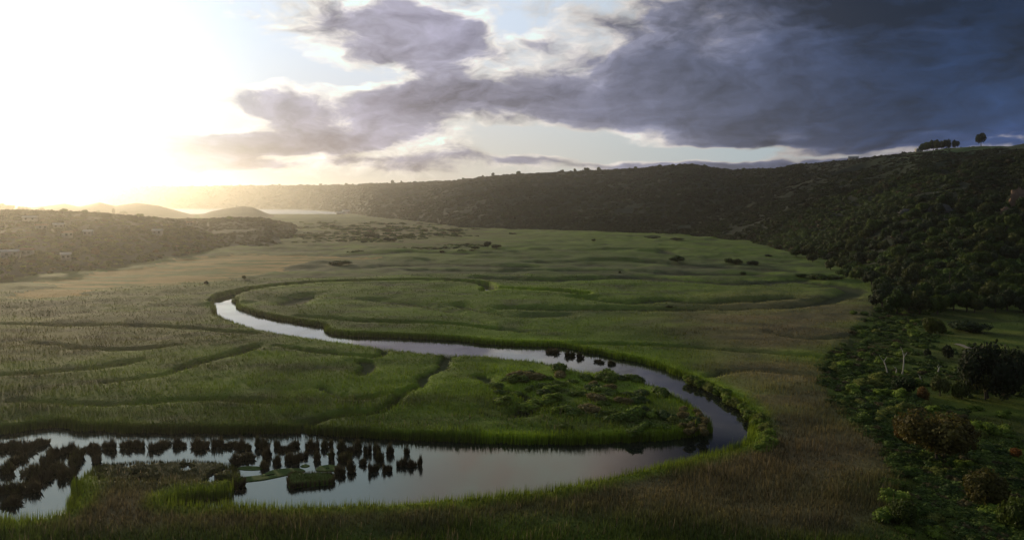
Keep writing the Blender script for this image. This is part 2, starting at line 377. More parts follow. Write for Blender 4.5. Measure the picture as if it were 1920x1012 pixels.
def cover_colour(x, y, u, d, zone, sd, z=None):
    v = HZ + 46800.0 / np.maximum(y, 30)
    n1 = fbm(x / 40, y / 13, 101, 5); n2 = fbm(x / 9, y / 6, 103, 3)
    tot = np.full(x.shape, .42); c = np.stack([np.full(x.shape, PAL['mid'][k] * .42) for k in range(3)], -1)
    u2, v2 = u + n1 * 60, v + n2 * 10 + n1 * 14
    for px, py, rx, ry, nm, wt in ZONES:
        g = wt * np.exp(-((u2 - px) / rx) ** 2 - ((v2 - py) / ry) ** 2)
        tot = tot + g; c = c + g[:, None] * np.array(PAL[nm])
    c = c / tot[:, None]
    k = sst(.05, .6, n1)[:, None]; c = c * (1 - .35 * k) + np.array(PAL['green']) * .35 * k
    k = sst(.1, .7, -n2)[:, None]; c = c * (1 - .4 * k) + np.array(PAL['grey']) * .4 * k
    edge = (sst(4.5, 1.0, sd) * (sd > -3) * np.where((u > 900) | (v > 850), 1, .35) * (1 - bedmask(u, y)))[:, None] * .85            # brighter green waterside rim: the sunlit bank edge put into the colour
    c = c * (1 - edge) + np.array(PAL['lush']) * edge
    c = c * (1 + .35 * n2 + .35 * n1)[:, None]
    if z is not None:                                                # creek bottoms darkened: shade in the creases put into the colour
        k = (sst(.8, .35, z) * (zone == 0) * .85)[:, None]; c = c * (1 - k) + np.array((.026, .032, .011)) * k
    z1 = zone == 1
    cc = np.array((.06, .080, .009)) * (.6 + .8 * sst(-.4, .5, n1 + n2 * .6))[:, None]; cc = cc + sst(.2, .6, n2)[:, None] * np.array([.02, .012, .004]); c[z1] = cc[z1]
    z5 = zone == 5
    k = sst(-.45, .25, fbm(x / 22, y / 7, 107, 4))[:, None]; cc = np.array(PAL['gold']) * k + np.array(PAL['mid']) * (1 - k); c[z5] = cc[z5]
    z2 = zone == 2
    k = sst(-.3, .5, fbm(x / 60, y / 60, 109, 4))[:, None]; cc = np.array((.015, .021, .009)) * k + np.array((.009, .014, .007)) * (1 - k)
    gf = np.exp(-((u - 1810) / 120) ** 2 - ((d - 880) / 130) ** 2)[:, None]; cc = cc * (1 - gf) + np.array((.035, .07, .018)) * gf      # pasture on the ridge
    c[z2] = cc[z2]
    c[zone == 3] = np.array((.10, .085, .05)); c[zone == 4] = np.array((.1, .09, .06))
    return np.clip(c, .004, .5)

# ------------------------------------------------------------------ meshes from arrays
def new_mesh(name, V, Fc, mat, colours=None, parent=None, smooth=False):
    """V (n,3), Fc (m,3 or 4) -> one linked mesh object, colours (n,3) per vertex"""
    me = bpy.data.meshes.new(name); V = np.asarray(V, np.float32); Fc = np.asarray(Fc, np.int32); k = Fc.shape[1]
    me.vertices.add(len(V)); me.vertices.foreach_set('co', V.ravel())
    me.loops.add(Fc.size); me.loops.foreach_set('vertex_index', Fc.ravel())
    me.polygons.add(len(Fc)); me.polygons.foreach_set('loop_start', np.arange(0, Fc.size, k, dtype=np.int32))
    me.polygons.foreach_set('loop_total', np.full(len(Fc), k, np.int32))
    if smooth: me.polygons.foreach_set('use_smooth', np.ones(len(Fc), bool))
    if colours is not None:
        a = me.color_attributes.new('cover', 'FLOAT_COLOR', 'POINT')
        a.data.foreach_set('color', np.concatenate([colours, np.ones((len(V), 1))], 1).astype(np.float32).ravel())
    me.update(); me.validate(clean_customdata=False)
    if mat is not None: me.materials.append(mat)
    o = bpy.data.objects.new(name, me); col.objects.link(o)
    if parent is not None: o.parent = parent
    return o
def tag(o, label=None, cat=None, group=None, kind=None):
    if label: o['label'] = label
    if cat: o['category'] = cat
    if group: o['group'] = group
    if kind: o['kind'] = kind
    return o
def base_mat(name):
    m = bpy.data.materials.new(name); m.use_nodes = True; nt = m.node_tree
    return m, nt, nt.nodes['Principled BSDF'], nt.nodes['Material Output']
def cover_mat(name, rough=.9, scale=3.0, amp=.5, bump=.25, transl=0.0, attr=True, colour=(.05, .07, .02), rnd=0.0, obj=True):
    m, nt, p, out = base_mat(name)
    tc = nt.nodes.new('ShaderNodeTexCoord'); vec = tc.outputs['Object']
    n = noise(nt, vec, scale, 5, .65); n2 = noise(nt, vec, scale * .18, 3, .5)
    if attr:
        a = nt.nodes.new('ShaderNodeAttribute'); a.attribute_name = 'cover'; c = a.outputs['Color']
    else: c = colour
    k = (n - .5) * (2 * amp) + (n2 - .5) * amp + 1.0
    if rnd:
        oi = nt.nodes.new('ShaderNodeObjectInfo'); k = k * ((X(nt, oi.outputs['Random']) - .5) * rnd + 1.0)
    c = mix_scale(nt, c, k.mx(.15))
    nt.links.new(c, p.inputs['Base Color']); p.inputs['Roughness'].default_value = rough
    p.inputs['Specular IOR Level'].default_value = .15
    if bump:
        b = nt.nodes.new('ShaderNodeBump'); b.inputs['Strength'].default_value = bump; b.inputs['Distance'].default_value = .5
        nt.links.new(n.s, b.inputs['Height']); nt.links.new(b.outputs[0], p.inputs['Normal'])
    if transl:
        tr = nt.nodes.new('ShaderNodeBsdfTranslucent'); nt.links.new(c, tr.inputs['Color'])
        mx = nt.nodes.new('ShaderNodeMixShader'); mx.inputs[0].default_value = transl
        nt.links.new(p.outputs[0], mx.inputs[1]); nt.links.new(tr.outputs[0], mx.inputs[2]); nt.links.new(mx.outputs[0], out.inputs[0])
    return m
def plain_mat(name, colour, rough=.7, scale=2.0, amp=.15):
    return cover_mat(name, rough, scale, amp, 0, 0, False, colour)

M_ground = cover_mat('marsh_cover', .95, 1.1, .35, .5)
M_hill = cover_mat('hill_cover', .95, .22, .6, .8)
M_blade = cover_mat('reed_blade', .7, .6, .25, 0, .45)
M_water, nt, p, _ = base_mat('river_water')
p.inputs['Base Color'].default_value = (.012, .015, .012, 1); p.inputs['Roughness'].default_value = .045; p.inputs['IOR'].default_value = 1.5
tc = nt.nodes.new('ShaderNodeTexCoord'); n = noise(nt, tc.outputs['Object'], .9, 3, .5); b = nt.nodes.new('ShaderNodeBump')
b.inputs['Strength'].default_value = .12; b.inputs['Distance'].default_value = .02
wnd = noise(nt, tc.outputs['Object'], .06, 4, .6, 1.0).ss(.42, .62, .03, .13); nt.links.new(wnd.s, p.inputs['Roughness']); nt.links.new(n.s, b.inputs['Height']); nt.links.new(b.outputs[0], p.inputs['Normal'])
M_sea, nt, p, _ = base_mat('sea_water')
p.inputs['Base Color'].default_value = (.03, .045, .05, 1); p.inputs['Roughness'].default_value = .25; p.inputs['IOR'].default_value = 1.33
tc = nt.nodes.new('ShaderNodeTexCoord'); n = noise(nt, tc.outputs['Object'], .05, 4, .6); b = nt.nodes.new('ShaderNodeBump')
b.inputs['Strength'].default_value = .4; b.inputs['Distance'].default_value = 1.0; nt.links.new(n.s, b.inputs['Height']); nt.links.new(b.outputs[0], p.inputs['Normal'])

# ------------------------------------------------------------------ ground sheet
def build_ground():
    us = np.arange(-560, 2481, 2.7); az_f = np.arctan((us - CX) / F)
    az_b = np.linspace(az_f[-1], az_f[0] + 2 * math.pi, 60)[1:-1]
    az = np.concatenate([az_f, az_b])
    ds = [4.0]
    while ds[-1] < 9000:
        d = ds[-1]
        st = 6.0 if d < 62 else max(.38, min(1.25 * d * d / 46800.0, 5.0 if d < 1500 else (14.0 if d < 2400 else 40.0)))
        ds.append(d + st)
    ds = np.array(ds); na, nd = len(az), len(ds)
    A, D = np.meshgrid(az, ds); x, y = (D * np.sin(A)).ravel(), (D * np.cos(A)).ravel()
    z, zone, sd, u = terrain(x, y)
    d = np.hypot(x, y); back = np.abs(((A.ravel() + math.pi) % (2 * math.pi)) - math.pi) > R(60)
    z = np.where(back & (d > 60), CAN * .8, z); zone[back] = 0; sd[back] = 99
    c = cover_colour(x, y, u, d, zone, sd, z)
    V = np.stack([x, y, z], 1)
    i, j = np.meshgrid(np.arange(nd - 1), np.arange(na), indexing='ij'); j2 = (j + 1) % na
    Q = np.stack([i * na + j, i * na + j2, (i + 1) * na + j2, (i + 1) * na + j], -1).reshape(-1, 4)
    zq = zone[Q]; hillq = (zq == 2).sum(1) >= 2; duneq = ((zq == 3).sum(1) >= 2) & ~hillq
    def sub(mask, name, mat):
        q = Q[mask]; idx, inv = np.unique(q, return_inverse=True)
        o = new_mesh(name, V[idx], inv.reshape(-1, 4)[:, ::-1], mat, c[idx], smooth=True); return tag(o, kind='structure')
    sub(~hillq & ~duneq, 'ground', M_ground); sub(hillq, 'hills', M_hill); sub(duneq, 'dunes', M_hill)
    print('ground', len(V))
build_ground()
# river and sea
xs = [p[0] for p in river_main + channel]; ys = [p[1] for p in river_main + channel]
def grid_sheet(name, x0, x1, y0, y1, z, mat, n=8):
    gx, gy = np.meshgrid(np.linspace(x0, x1, n), np.linspace(y0, y1, n)); V = np.stack([gx.ravel(), gy.ravel(), np.full(gx.size, z)], 1)
    i, j = np.meshgrid(np.arange(n - 1), np.arange(n - 1), indexing='ij'); Q = np.stack([i * n + j, i * n + j + 1, (i + 1) * n + j + 1, (i + 1) * n + j], -1).reshape(-1, 4)
    return tag(new_mesh(name, V, Q, mat), kind='structure')
grid_sheet('river_water', min(xs) - 5, max(xs) + 10, min(ys) - 5, max(ys) + 10, 0.0, M_water)
grid_sheet('sea', -8000, 900, 1500, 8900, -0.4, M_sea)

# ------------------------------------------------------------------ finding places
_dd = np.concatenate([np.arange(60, 900, 1.5), np.arange(900, 6000, 12)])
def spot(px, py, clear=0.0):
    """where the sight line through a photo point meets the ground: x, y, z, distance"""
    x, y, w = ray(px, py); h = math.hypot(x, y)
    X_, Y_ = _dd * x / h, _dd * y / h; Z_ = CAMH + _dd * w / h
    g = terrain(X_, Y_)[0]; k = np.argmax(g + clear >= Z_)
    if not (g + clear >= Z_).any():                      # a skyline thing: the crest just below the sight line
        k = int(np.argmin((Z_ - g) / _dd))
    return float(X_[k]), float(Y_[k]), float(g[k]), float(_dd[k])

def crest(px):
    """the skyline along one bearing"""
    x, y, w = ray(px, 300); h = math.hypot(x, y); X_, Y_ = _dd * x / h, _dd * y / h; g = terrain(X_, Y_)[0]
    k = int(np.argmax(np.where(_dd > 250, (g - CAMH) / _dd, -9))); return float(X_[k]), float(Y_[k]), float(g[k]), float(_dd[k])

# ------------------------------------------------------------------ reed blades (stuff)
def blades(name, x, y, z, h, w, c, mat, lean=.22, seed=1):
    r = np.random.default_rng(seed); n = len(x)
    a = r.uniform(0, math.pi, n); dx, dy = np.cos(a) * w / 2, np.sin(a) * w / 2
    lx, ly = r.normal(0, lean, n) * h + .06 * h, r.normal(0, lean, n) * h
    b0 = np.stack([x - dx, y - dy, z], 1); b1 = np.stack([x + dx, y + dy, z], 1); t = np.stack([x + lx, y + ly, z + h], 1)
    V = np.stack([b0, b1, t], 1).reshape(-1, 3); Fc = np.arange(3 * n).reshape(-1, 3)
    return new_mesh(name, V, Fc, mat, np.repeat(c, 3, 0))
def build_reeds():
    N = 360000
    inv = rng.uniform(1 / 330.0, 1 / 58.0, N) ; d = 1 / inv; u = rng.uniform(-330, 2250, N); a = np.arctan((u - CX) / F)
    x, y = d * np.sin(a), d * np.cos(a)
    z, zone, sd, uu = terrain(x, y); low = z < .75
    pat = fbm(x / 9, y / 7, 207, 4)
    keep = ((z > .4) | ((d < 125) & (z > .12))) & (zone != 2) & (zone != 4) & (sd > .3)
    keep &= ~((zone == 1) & (rng.random(N) < .35))
    x, y, z, zone, sd, uu, d = (q[keep] for q in (x, y, z, zone, sd, uu, d)); n = len(x)
    c = cover_colour(x, y, uu, d, zone, sd, z + .15)
    c = c * (1 + rng.uniform(-.3, .45, n) * np.interp(d, [100, 160], [1, .5]))[:, None]; tan = rng.random(n) < np.interp(d, [90, 150], [.16, .05]); c[tan] = c[tan] * .5 + np.array((.07, .055, .035)) * .5
    h = rng.uniform(.5, 1.15, n) * (.8 + d / 260) * np.where(zone == 1, .35, 1) * np.where(zone == 5, .4, 1)
    h *= np.clip(1 + 1.1 * fbm(x / 8, y / 6, 201, 3), .35, 2) * (1 - .55 * bedmask(uu, y)) * np.interp(d, [70, 120, 180, 330], [.8, .6, .4, .22])
    w = .04 + .0007 * d * rng.uniform(.7, 1.6, n)
    st = (rng.random(n) < .06) & (zone == 0) & (sd > 3) & (d < 112); h[st] *= rng.uniform(1.3, 2.0, st.sum()); dk = st & (rng.random(n) < .6); c[dk] *= .35; c[st & ~dk] = np.array((.17, .13, .08)) * rng.uniform(.7, 1.3, ((st & ~dk).sum(), 1))  # tall stalks; the darkened ones stand in for shaded gaps between reeds
    tag(blades('reeds', x, y, z - .15 * h, h, w, c, M_blade, .16), kind='stuff')
    # tall fringe along every bank
    X_, Y_ = [], []
    L = list(zip(river_main, river_main[1:] + river_main[:1]))
    for (ax, ay), (bx, by) in L:
        ln = math.hypot(bx - ax, by - ay); k = int(ln * 60 * min(1.0, 150 / max(60, math.hypot(ax, ay))))
        t = rng.random(k); o = np.abs(rng.normal(0, 1.2, k)) - .9; s = rng.choice([-1, 1], k)
        nx, ny = -(by - ay) / (ln + 1e-6), (bx - ax) / (ln + 1e-6)
        X_.append(ax + (bx - ax) * t + nx * o * s); Y_.append(ay + (by - ay) * t + ny * o * s)
    x, y = np.concatenate(X_), np.concatenate(Y_); d = np.hypot(x, y)
    k = (y > 40) & (np.abs(x) < y * .95 + 10); x, y, d = x[k], y[k], d[k]
    z, zone, sd, uu = terrain(x, y); k = (sd > -.45) & (sd < 2.4); x, y, z, d, zone, sd, uu = (q[k] for q in (x, y, z, d, zone, sd, uu)); n = len(x)
    c = cover_colour(x, y, uu, d, zone * 0, np.full(n, 1.0)) * rng.uniform(.6, 1.35, (n, 1))
    zb = np.maximum(z - .3, -.1); h = np.clip(CAN - .05 - .3 * (d > 130) - zb + rng.normal(0, .22, n), .3, 3.0) * (1 - .75 * bedmask(uu, y))
    tag(blades('bank_reeds', x, y, zb, h, .05 + .0006 * d * rng.uniform(.7, 1.5, n), c, M_blade, .05, 2), kind='stuff')
build_reeds()

# ------------------------------------------------------------------ crowns
def uvs(cx, cy, cz, rx, ry, rz, seed, nu=9, nv=6, amp=.2):
    r = np.random.default_rng(seed); th = np.linspace(0, 2 * math.pi, nu, endpoint=False); ph = np.linspace(.12, math.pi - .12, nv)
    T, P = np.meshgrid(th, ph); k = 1 + r.normal(0, amp * .5, T.shape)
    V = np.stack([cx + rx * k * np.sin(P) * np.cos(T), cy + ry * k * np.sin(P) * np.sin(T), cz + rz * k * np.cos(P)], -1).reshape(-1, 3)
    i, j = np.meshgrid(np.arange(nv - 1), np.arange(nu), indexing='ij'); j2 = (j + 1) % nu
    Q = np.stack([i * nu + j, (i + 1) * nu + j, (i + 1) * nu + j2, i * nu + j2], -1).reshape(-1, 4)
    return V, Q
def crown(seed, nlobe=9, nleaf=1400, leaf=.07, flat=.7, spread=.62, c=(.03, .05, .012), c2=None, core=.82):
    """unit crown: radius about 1, z from about 0 to 1.4*flat ; leaf clumps over uneven lobes"""
    r = np.random.default_rng(seed); Vs, Qs, Cs, off = [], [], [], 0
    lob = []
    for k in range(nlobe):
        a = r.uniform(0, 2 * math.pi); q = spread * math.sqrt(r.random()); s = r.uniform(.30, .48) * (1.15 - .3 * q)
        lob.append((q * math.cos(a), q * math.sin(a), flat * (.35 + r.uniform(.0, .75) * (1 - q * .6)), s, s, s * r.uniform(.6, .9)))
    c = np.array(c); c2 = np.array(c2) if c2 is not None else c * 1.5
    tint = [c + (c2 - c) * r.random() for _ in lob]
    if core:
        for k, L in enumerate(lob):
            V, Q = uvs(*L[:3], L[3] * core, L[4] * core, L[5] * core, seed * 31 + k); Vs.append(V); Qs.append(Q + off); off += len(V); Cs.append(np.tile(tint[k], (len(V), 1)))
    w = np.array([L[3] ** 2 for L in lob]); pick = r.choice(nlobe, nleaf, p=w / w.sum())
    L = np.array(lob)[pick]; v = r.normal(size=(nleaf, 3)); v /= np.linalg.norm(v, axis=1)[:, None]
    clump = fbm(v[:, 0] * 3 + pick * 7, v[:, 1] * 3 + v[:, 2] * 2, seed, 2)
    rad = 1.0 + .22 * clump + r.normal(0, .07, nleaf)
    P = L[:, :3] + v * L[:, 3:6] * rad[:, None]
    n = v + r.normal(0, .55, (nleaf, 3)); n /= np.linalg.norm(n, axis=1)[:, None]
    e1 = np.cross(n, r.normal(size=(nleaf, 3))); e1 /= np.linalg.norm(e1, axis=1)[:, None] + 1e-9; e2 = np.cross(n, e1)
    s = leaf * r.uniform(.6, 1.5, (nleaf, 1)); e1 = e1 * s; e2 = e2 * s * .7
    V = np.stack([P - e1, P + e2, P + e1 * .9, P - e2 * .9], 1).reshape(-1, 3)
    Vs.append(V); Qs.append(np.arange(4 * nleaf).reshape(-1, 4) + off)
    cc = np.array(tint)[pick] * (1 + .25 * clump[:, None] + r.normal(0, .13, (nleaf, 1))); Cs.append(np.repeat(np.clip(cc, .003, 1), 4, 0))
    return np.concatenate(Vs), np.concatenate(Qs), np.concatenate(Cs)
def trunk_geo(seed, h, r0, spread, nl=4, z_fork=.5):
    """tapered trunk that forks into limbs reaching into the crown"""
    r = np.random.default_rng(seed); Vs, Qs, off = [], [], 0
    def limb(p, q, ra, rb, bend):
        nonlocal off
        n, m = 5, 7; t = np.linspace(0, 1, n); p, q = np.array(p, float), np.array(q, float)
        C = p + (q - p) * t[:, None] + np.outer(np.sin(t * math.pi), bend); rr = ra + (rb - ra) * t
        th = np.linspace(0, 2 * math.pi, m, endpoint=False)
        V = np.stack([C[:, None, 0] + rr[:, None] * np.cos(th), C[:, None, 1] + rr[:, None] * np.sin(th), np.repeat(C[:, 2:3], m, 1)], -1).reshape(-1, 3)
        i, j = np.meshgrid(np.arange(n - 1), np.arange(m), indexing='ij'); j2 = (j + 1) % m
        Vs.append(V); Qs.append(np.stack([i * m + j, i * m + j2, (i + 1) * m + j2, (i + 1) * m + j], -1).reshape(-1, 4) + off); off += len(V)
    top = (r.normal(0, .05) * h, r.normal(0, .05) * h, h * z_fork)
    limb((0, 0, -.3), top, r0, r0 * .62, r.normal(0, .03 * h, 3) * (1, 1, 0))
    for k in range(nl):
        a = k * 2 * math.pi / nl + r.uniform(-.5, .5); s = spread * r.uniform(.5, 1)
        limb(top, (s * math.cos(a), s * math.sin(a), h * r.uniform(.75, 1.0)), r0 * .5, r0 * .14, r.normal(0, .04 * h, 3))
    return np.concatenate(Vs), np.concatenate(Qs)
M_leaf = cover_mat('leaf', .65, 1.6, .3, 0, .38, rnd=.35)
M_bark = plain_mat('bark', (.055, .045, .035), .9, 4, .4)
M_dead = plain_mat('dead_wood', (.38, .35, .30), .8, 4, .2)

def empty(name, loc, rz=0.0):
    o = bpy.data.objects.new(name, None); o.empty_display_size = .5; o.location = loc; o.rotation_euler = (0, 0, rz); col.objects.link(o); return o
def make_tree(name, seed, R_, H_, trunk=.35, c=(.03, .05, .012), c2=None, nleaf=1800, leaf=.06, flat=None, nlobe=10, bark=None, core=.8):
    """R_ crown radius, H_ full height; the crown starts at trunk*H_"""
    root = empty(name, (0, 0, 0)); ch = H_ * (1 - trunk)
    V, Q, C = crown(seed, nlobe, nleaf, leaf, .7, c=c, c2=c2, core=core); zs = V[:, 2]; lo, hi = np.quantile(zs, .01), np.quantile(zs, .995)
    V = np.stack([V[:, 0] * R_, V[:, 1] * R_, trunk * H_ + (zs - lo) / (hi - lo) * ch], 1)
    tv, tq = trunk_geo(seed, H_ * .85, max(.09, H_ * .03), R_ * .6)
    t_ = new_mesh('trunk', tv, tq, bark or M_bark, None, root); cr = new_mesh('crown', V, Q, M_leaf, C, root)
    return root
def kids(o): return [c for c in bpy.data.objects if c.parent == o]
def copy_tree(root, ks, loc, rz, s, label, cat, group):
    r = root.copy(); col.objects.link(r); r.location = loc; r.rotation_euler = (0, 0, rz); r.scale = s if isinstance(s, tuple) else (s, s, s)
    for k in r.keys():
        pass
    tag(r, label, cat, group)
    for k in ks:
        c = k.copy(); col.objects.link(c); c.parent = r
    return r

GREENS = [((.022, .040, .010), (.045, .075, .014)), ((.030, .052, .010), (.070, .100, .016)), ((.018, .030, .012), (.032, .050, .018)), ((.040, .050, .014), (.075, .085, .022))]
# ---- stuff: forest on the slopes as instances of small crowns
def lod_mat():
    m, nt, p, out = base_mat('far_foliage')
    a = nt.nodes.new('ShaderNodeAttribute'); a.attribute_type = 'INSTANCER'; a.attribute_name = 'tint'
    g = nt.nodes.new('ShaderNodeAttribute'); g.attribute_name = 'cover'
    c = mix(nt, 1.0, a.outputs['Color'], g.outputs['Color'], 'MULTIPLY'); c = mix_scale(nt, c, 10.0)
    nt.links.new(c, p.inputs['Base Color']); p.inputs['Roughness'].default_value = .7; p.inputs['Specular IOR Level'].default_value = .12
    tr = nt.nodes.new('ShaderNodeBsdfTranslucent'); nt.links.new(c, tr.inputs['Color']); mx = nt.nodes.new('ShaderNodeMixShader'); mx.inputs[0].default_value = .25
    nt.links.new(p.outputs[0], mx.inputs[1]); nt.links.new(tr.outputs[0], mx.inputs[2]); nt.links.new(mx.outputs[0], out.inputs[0])
    return m
M_far = lod_mat()
LOD = []
for k in range(5):
    V, Q, C = crown(500 + k, 6, 240, .15, .75, c=(.085, .09, .08), c2=(.115, .115, .1))
    V[:, 2] -= .1; me_o = new_mesh('crown_source', V, Q, M_far, C); col.objects.unlink(me_o); LOD.append(me_o)
def scatter(name, P, S, RZ, T, kind='stuff'):
    """P (n,3) places, S (n,3) sizes, RZ turns, T (n,3) leaf colour: one object of instanced crowns"""
    n = len(P); me = bpy.data.meshes.new(name); me.vertices.add(n); me.vertices.foreach_set('co', np.asarray(P, np.float32).ravel())
    for nm, ty, arr, key in (('size', 'FLOAT_VECTOR', S, 'vector'), ('turn', 'FLOAT', RZ, 'value'), ('which', 'INT', rng.integers(0, 5, n), 'value')):
        a = me.attributes.new(nm, ty, 'POINT'); a.data.foreach_set(key, np.asarray(arr, np.int32 if ty == 'INT' else np.float32).ravel())
    a = me.attributes.new('tint', 'FLOAT_COLOR', 'POINT'); a.data.foreach_set('color', np.concatenate([T, np.ones((n, 1))], 1).astype(np.float32).ravel())
    o = bpy.data.objects.new(name, me); col.objects.link(o); tag(o, kind=kind)
    g = bpy.data.node_groups.new(name + '_scatter', 'GeometryNodeTree')
    g.interface.new_socket('Geometry', in_out='INPUT', socket_type='NodeSocketGeometry'); g.interface.new_socket('Geometry', in_out='OUTPUT', socket_type='NodeSocketGeometry')
    N, L = g.nodes, g.links; gi, go = N.new('NodeGroupInput'), N.new('NodeGroupOutput')
    ip = N.new('GeometryNodeInstanceOnPoints'); jn = N.new('GeometryNodeJoinGeometry')
    for s_ in reversed(LOD):
        oi = N.new('GeometryNodeObjectInfo'); oi.inputs['Object'].default_value = s_; oi.inputs['As Instance'].default_value = True
        L.new(oi.outputs['Geometry'], jn.inputs[0])
    def at_(nm, ty):
        a = N.new('GeometryNodeInputNamedAttribute'); a.data_type = ty; a.inputs[0].default_value = nm; return a.outputs['Attribute']
    cx = N.new('ShaderNodeCombineXYZ'); L.new(at_('turn', 'FLOAT'), cx.inputs[2])
    L.new(gi.outputs[0], ip.inputs['Points']); L.new(jn.outputs[0], ip.inputs['Instance']); ip.inputs['Pick Instance'].default_value = True
    L.new(at_('which', 'INT'), ip.inputs['Instance Index']); L.new(cx.outputs[0], ip.inputs['Rotation']); L.new(at_('size', 'FLOAT_VECTOR'), ip.inputs['Scale'])
    L.new(ip.outputs[0], go.inputs[0])
    md = o.modifiers.new('scatter', 'NODES'); md.node_group = g
    return o
def sample(n, u0, u1, v0, v1, seed):
    """places spread evenly over a stretch of the valley floor"""
    r = np.random.default_rng(seed); u = r.uniform(u0, u1, n); v = r.uniform(v0, v1, n); a = np.arctan((u - CX) / F); d = 46800 / (v - HZ) / np.cos(a)
    return u, d, d * np.sin(a), d * np.cos(a)
def tints(n, seed, dark=1.0):
    r = np.random.default_rng(seed); k = r.random((n, 1)); c = np.array((.020, .036, .010)) * (1 - k) + np.array((.060, .085, .018)) * k
    b = r.random(n) < .12; c[b] = np.array((.055, .045, .022)); return c * r.uniform(.7, 1.3, (n, 1)) * dark
def build_forest():
    r = np.random.default_rng(11)
    n = 48000; u = r.uniform(-200, 2150, n); q = r.random(n)
    fd = foot_d(u); rd = ridge_d(u); d = fd + (rd * 1.04 - fd) * q ** 1.25 - 4
    far = (u < 560); d = np.where(far & (r.random(n) < .6), r.uniform(330, 1150, n), d)
    a = np.arctan((u - CX) / F); x, y = d * np.sin(a), d * np.cos(a); z, zone, sd, uu = terrain(x, y)
    dens = fbm(x / 55, y / 55, 301, 3)
    rdd = rd; past = (u > 1690) & (u < 1925) & (d > rdd * .87) & (dens + .4 * (d > rdd) > -.35)
    tall = np.clip(1 - .6 * sst(.55, .95, d / rdd) * (u > 1500), .3, 1)
    k = (zone == 2) & (dens > np.where(d < 1000, -.6, -.8)) & ~past & ((d < 1300) | (r.random(n) < np.interp(u, [420, 760], [.35, 1.0])))
    x, y, z, u, d, dens, tall = (p[k] for p in (x, y, z, u, d, dens, tall)); n = len(x)
    s = r.uniform(1.8, 4.4, n) * (1 + .4 * dens) * tall * np.interp(d, [250, 500, 900, 2500, 5000], [.9, .95, 1.1, 1.8, 2.6]) * np.where((u < 640) & (d < 1300), .6, 1)
    S = np.stack([s, s * r.uniform(.8, 1.2, n), s * r.uniform(.8, 1.25, n)], 1)
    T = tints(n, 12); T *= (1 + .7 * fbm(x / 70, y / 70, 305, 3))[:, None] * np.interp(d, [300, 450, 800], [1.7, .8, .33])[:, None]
    scatter('forest', np.stack([x, y, z - .35 * s], 1), S, r.uniform(0, 6.28, n), T); print('forest', n)
    # scrub on the seaward side of the marsh and strips of bushes between the far reed beds
    u, d, x, y = sample(5200, 300, 1100, 413, 480, 13); z, zone, sd, uu = terrain(x, y)
    m = fbm(x / 60, y / 30, 311, 3); v = HZ + 46800 / y
    w = np.exp(-((u - 700) / 190) ** 2 - ((v - 440) / 24) ** 2) + .8 * np.exp(-((u - 870) / 90) ** 2 - ((v - 464) / 8) ** 2) + .9 * np.exp(-((u - 640) / 60) ** 2 - ((v - 490) / 9) ** 2)
    k = (zone == 0) & (m + w * 1.3 > .82); x, y, z, d, u = x[k], y[k], z[k], d[k], u[k]; n = len(x); s = r.uniform(.9, 2.6, n) * (d / 600)
    scatter('scrub', np.stack([x, y, z - .3 * s], 1), np.stack([s * 1.3, s * 1.3, s * .9], 1), r.uniform(0, 6.28, n), tints(n, 14, 1.5)); print('scrub', n)
    # low undergrowth on the grassland beside the reeds
    u, d, x, y = sample(11000, 1480, 2150, 545, 1100, 15); z, zone, sd, uu = terrain(x, y)
    s_ = sdist(x, y, reed_edge); m = fbm(x / 7, y / 7, 315, 3); v = HZ + 46800 / y
    belt = np.exp(-((s_ + 9) / 9) ** 2); fieldm = ((u > 1770) & (v < 655)) | ((u > 1830) & (v > 760) & (v < 850))
    k = (s_ < 1.0) & (m + belt * .8 + .12 * (v > 800) > .24) & ~fieldm; x, y, z, d = x[k], y[k], z[k], d[k]; n = len(x); s = r.uniform(.25, .95, n) * (.8 + d / 350)
    scatter('undergrowth', np.stack([x, y, z - .25 * s], 1), np.stack([s * 1.25, s * 1.25, s], 1), r.uniform(0, 6.28, n), tints(n, 16, 1.45)); print('undergrowth', n)
build_forest()

# ------------------------------------------------------------------ reed clumps standing in the pond
def clump_mesh(seed, n=620):
    """a ragged tussock: a few fans of spiky blades of uneven height"""
    r = np.random.default_rng(seed); nf = r.integers(4, 7); fx, fy = r.normal(0, .42, nf), r.normal(0, .42, nf); fh = r.uniform(.55, 1.0, nf); fr = r.uniform(.25, .5, nf)
    f = r.choice(nf, n, p=fr / fr.sum()); a = r.uniform(0, 2 * math.pi, n); q = np.sqrt(r.random(n))
    x, y = fx[f] + fr[f] * q * np.cos(a), fy[f] + fr[f] * q * np.sin(a); h = fh[f] * (1 - .55 * q ** 2) * r.uniform(.4, 1.15, n)
    b = r.uniform(0, math.pi, n); w = r.uniform(.018, .045, n); lx, ly = (x - fx[f]) * .5 + r.normal(0, .12, n), (y - fy[f]) * .5 + r.normal(0, .12, n)
    V = np.stack([np.stack([x - np.cos(b) * w, y - np.sin(b) * w, np.full(n, -.08)], 1), np.stack([x + np.cos(b) * w, y + np.sin(b) * w, np.full(n, -.08)], 1),
                  np.stack([x + lx * .5 + np.cos(b) * w * .7, y + ly * .5 + np.sin(b) * w * .7, h * .6], 1), np.stack([x + lx * 1.2, y + ly * 1.2, h], 1)], 1).reshape(-1, 3)
    base = np.array((.044, .034, .026)) * r.uniform(.7, 1.3) + r.random((n, 1)) * np.array((.020, .030, .0)) * r.uniform(.3, 1.6); c = np.repeat(base * r.uniform(.5, 1.3, (n, 1)), 4, 0)
    return V, np.arange(4 * n).reshape(-1, 4), c
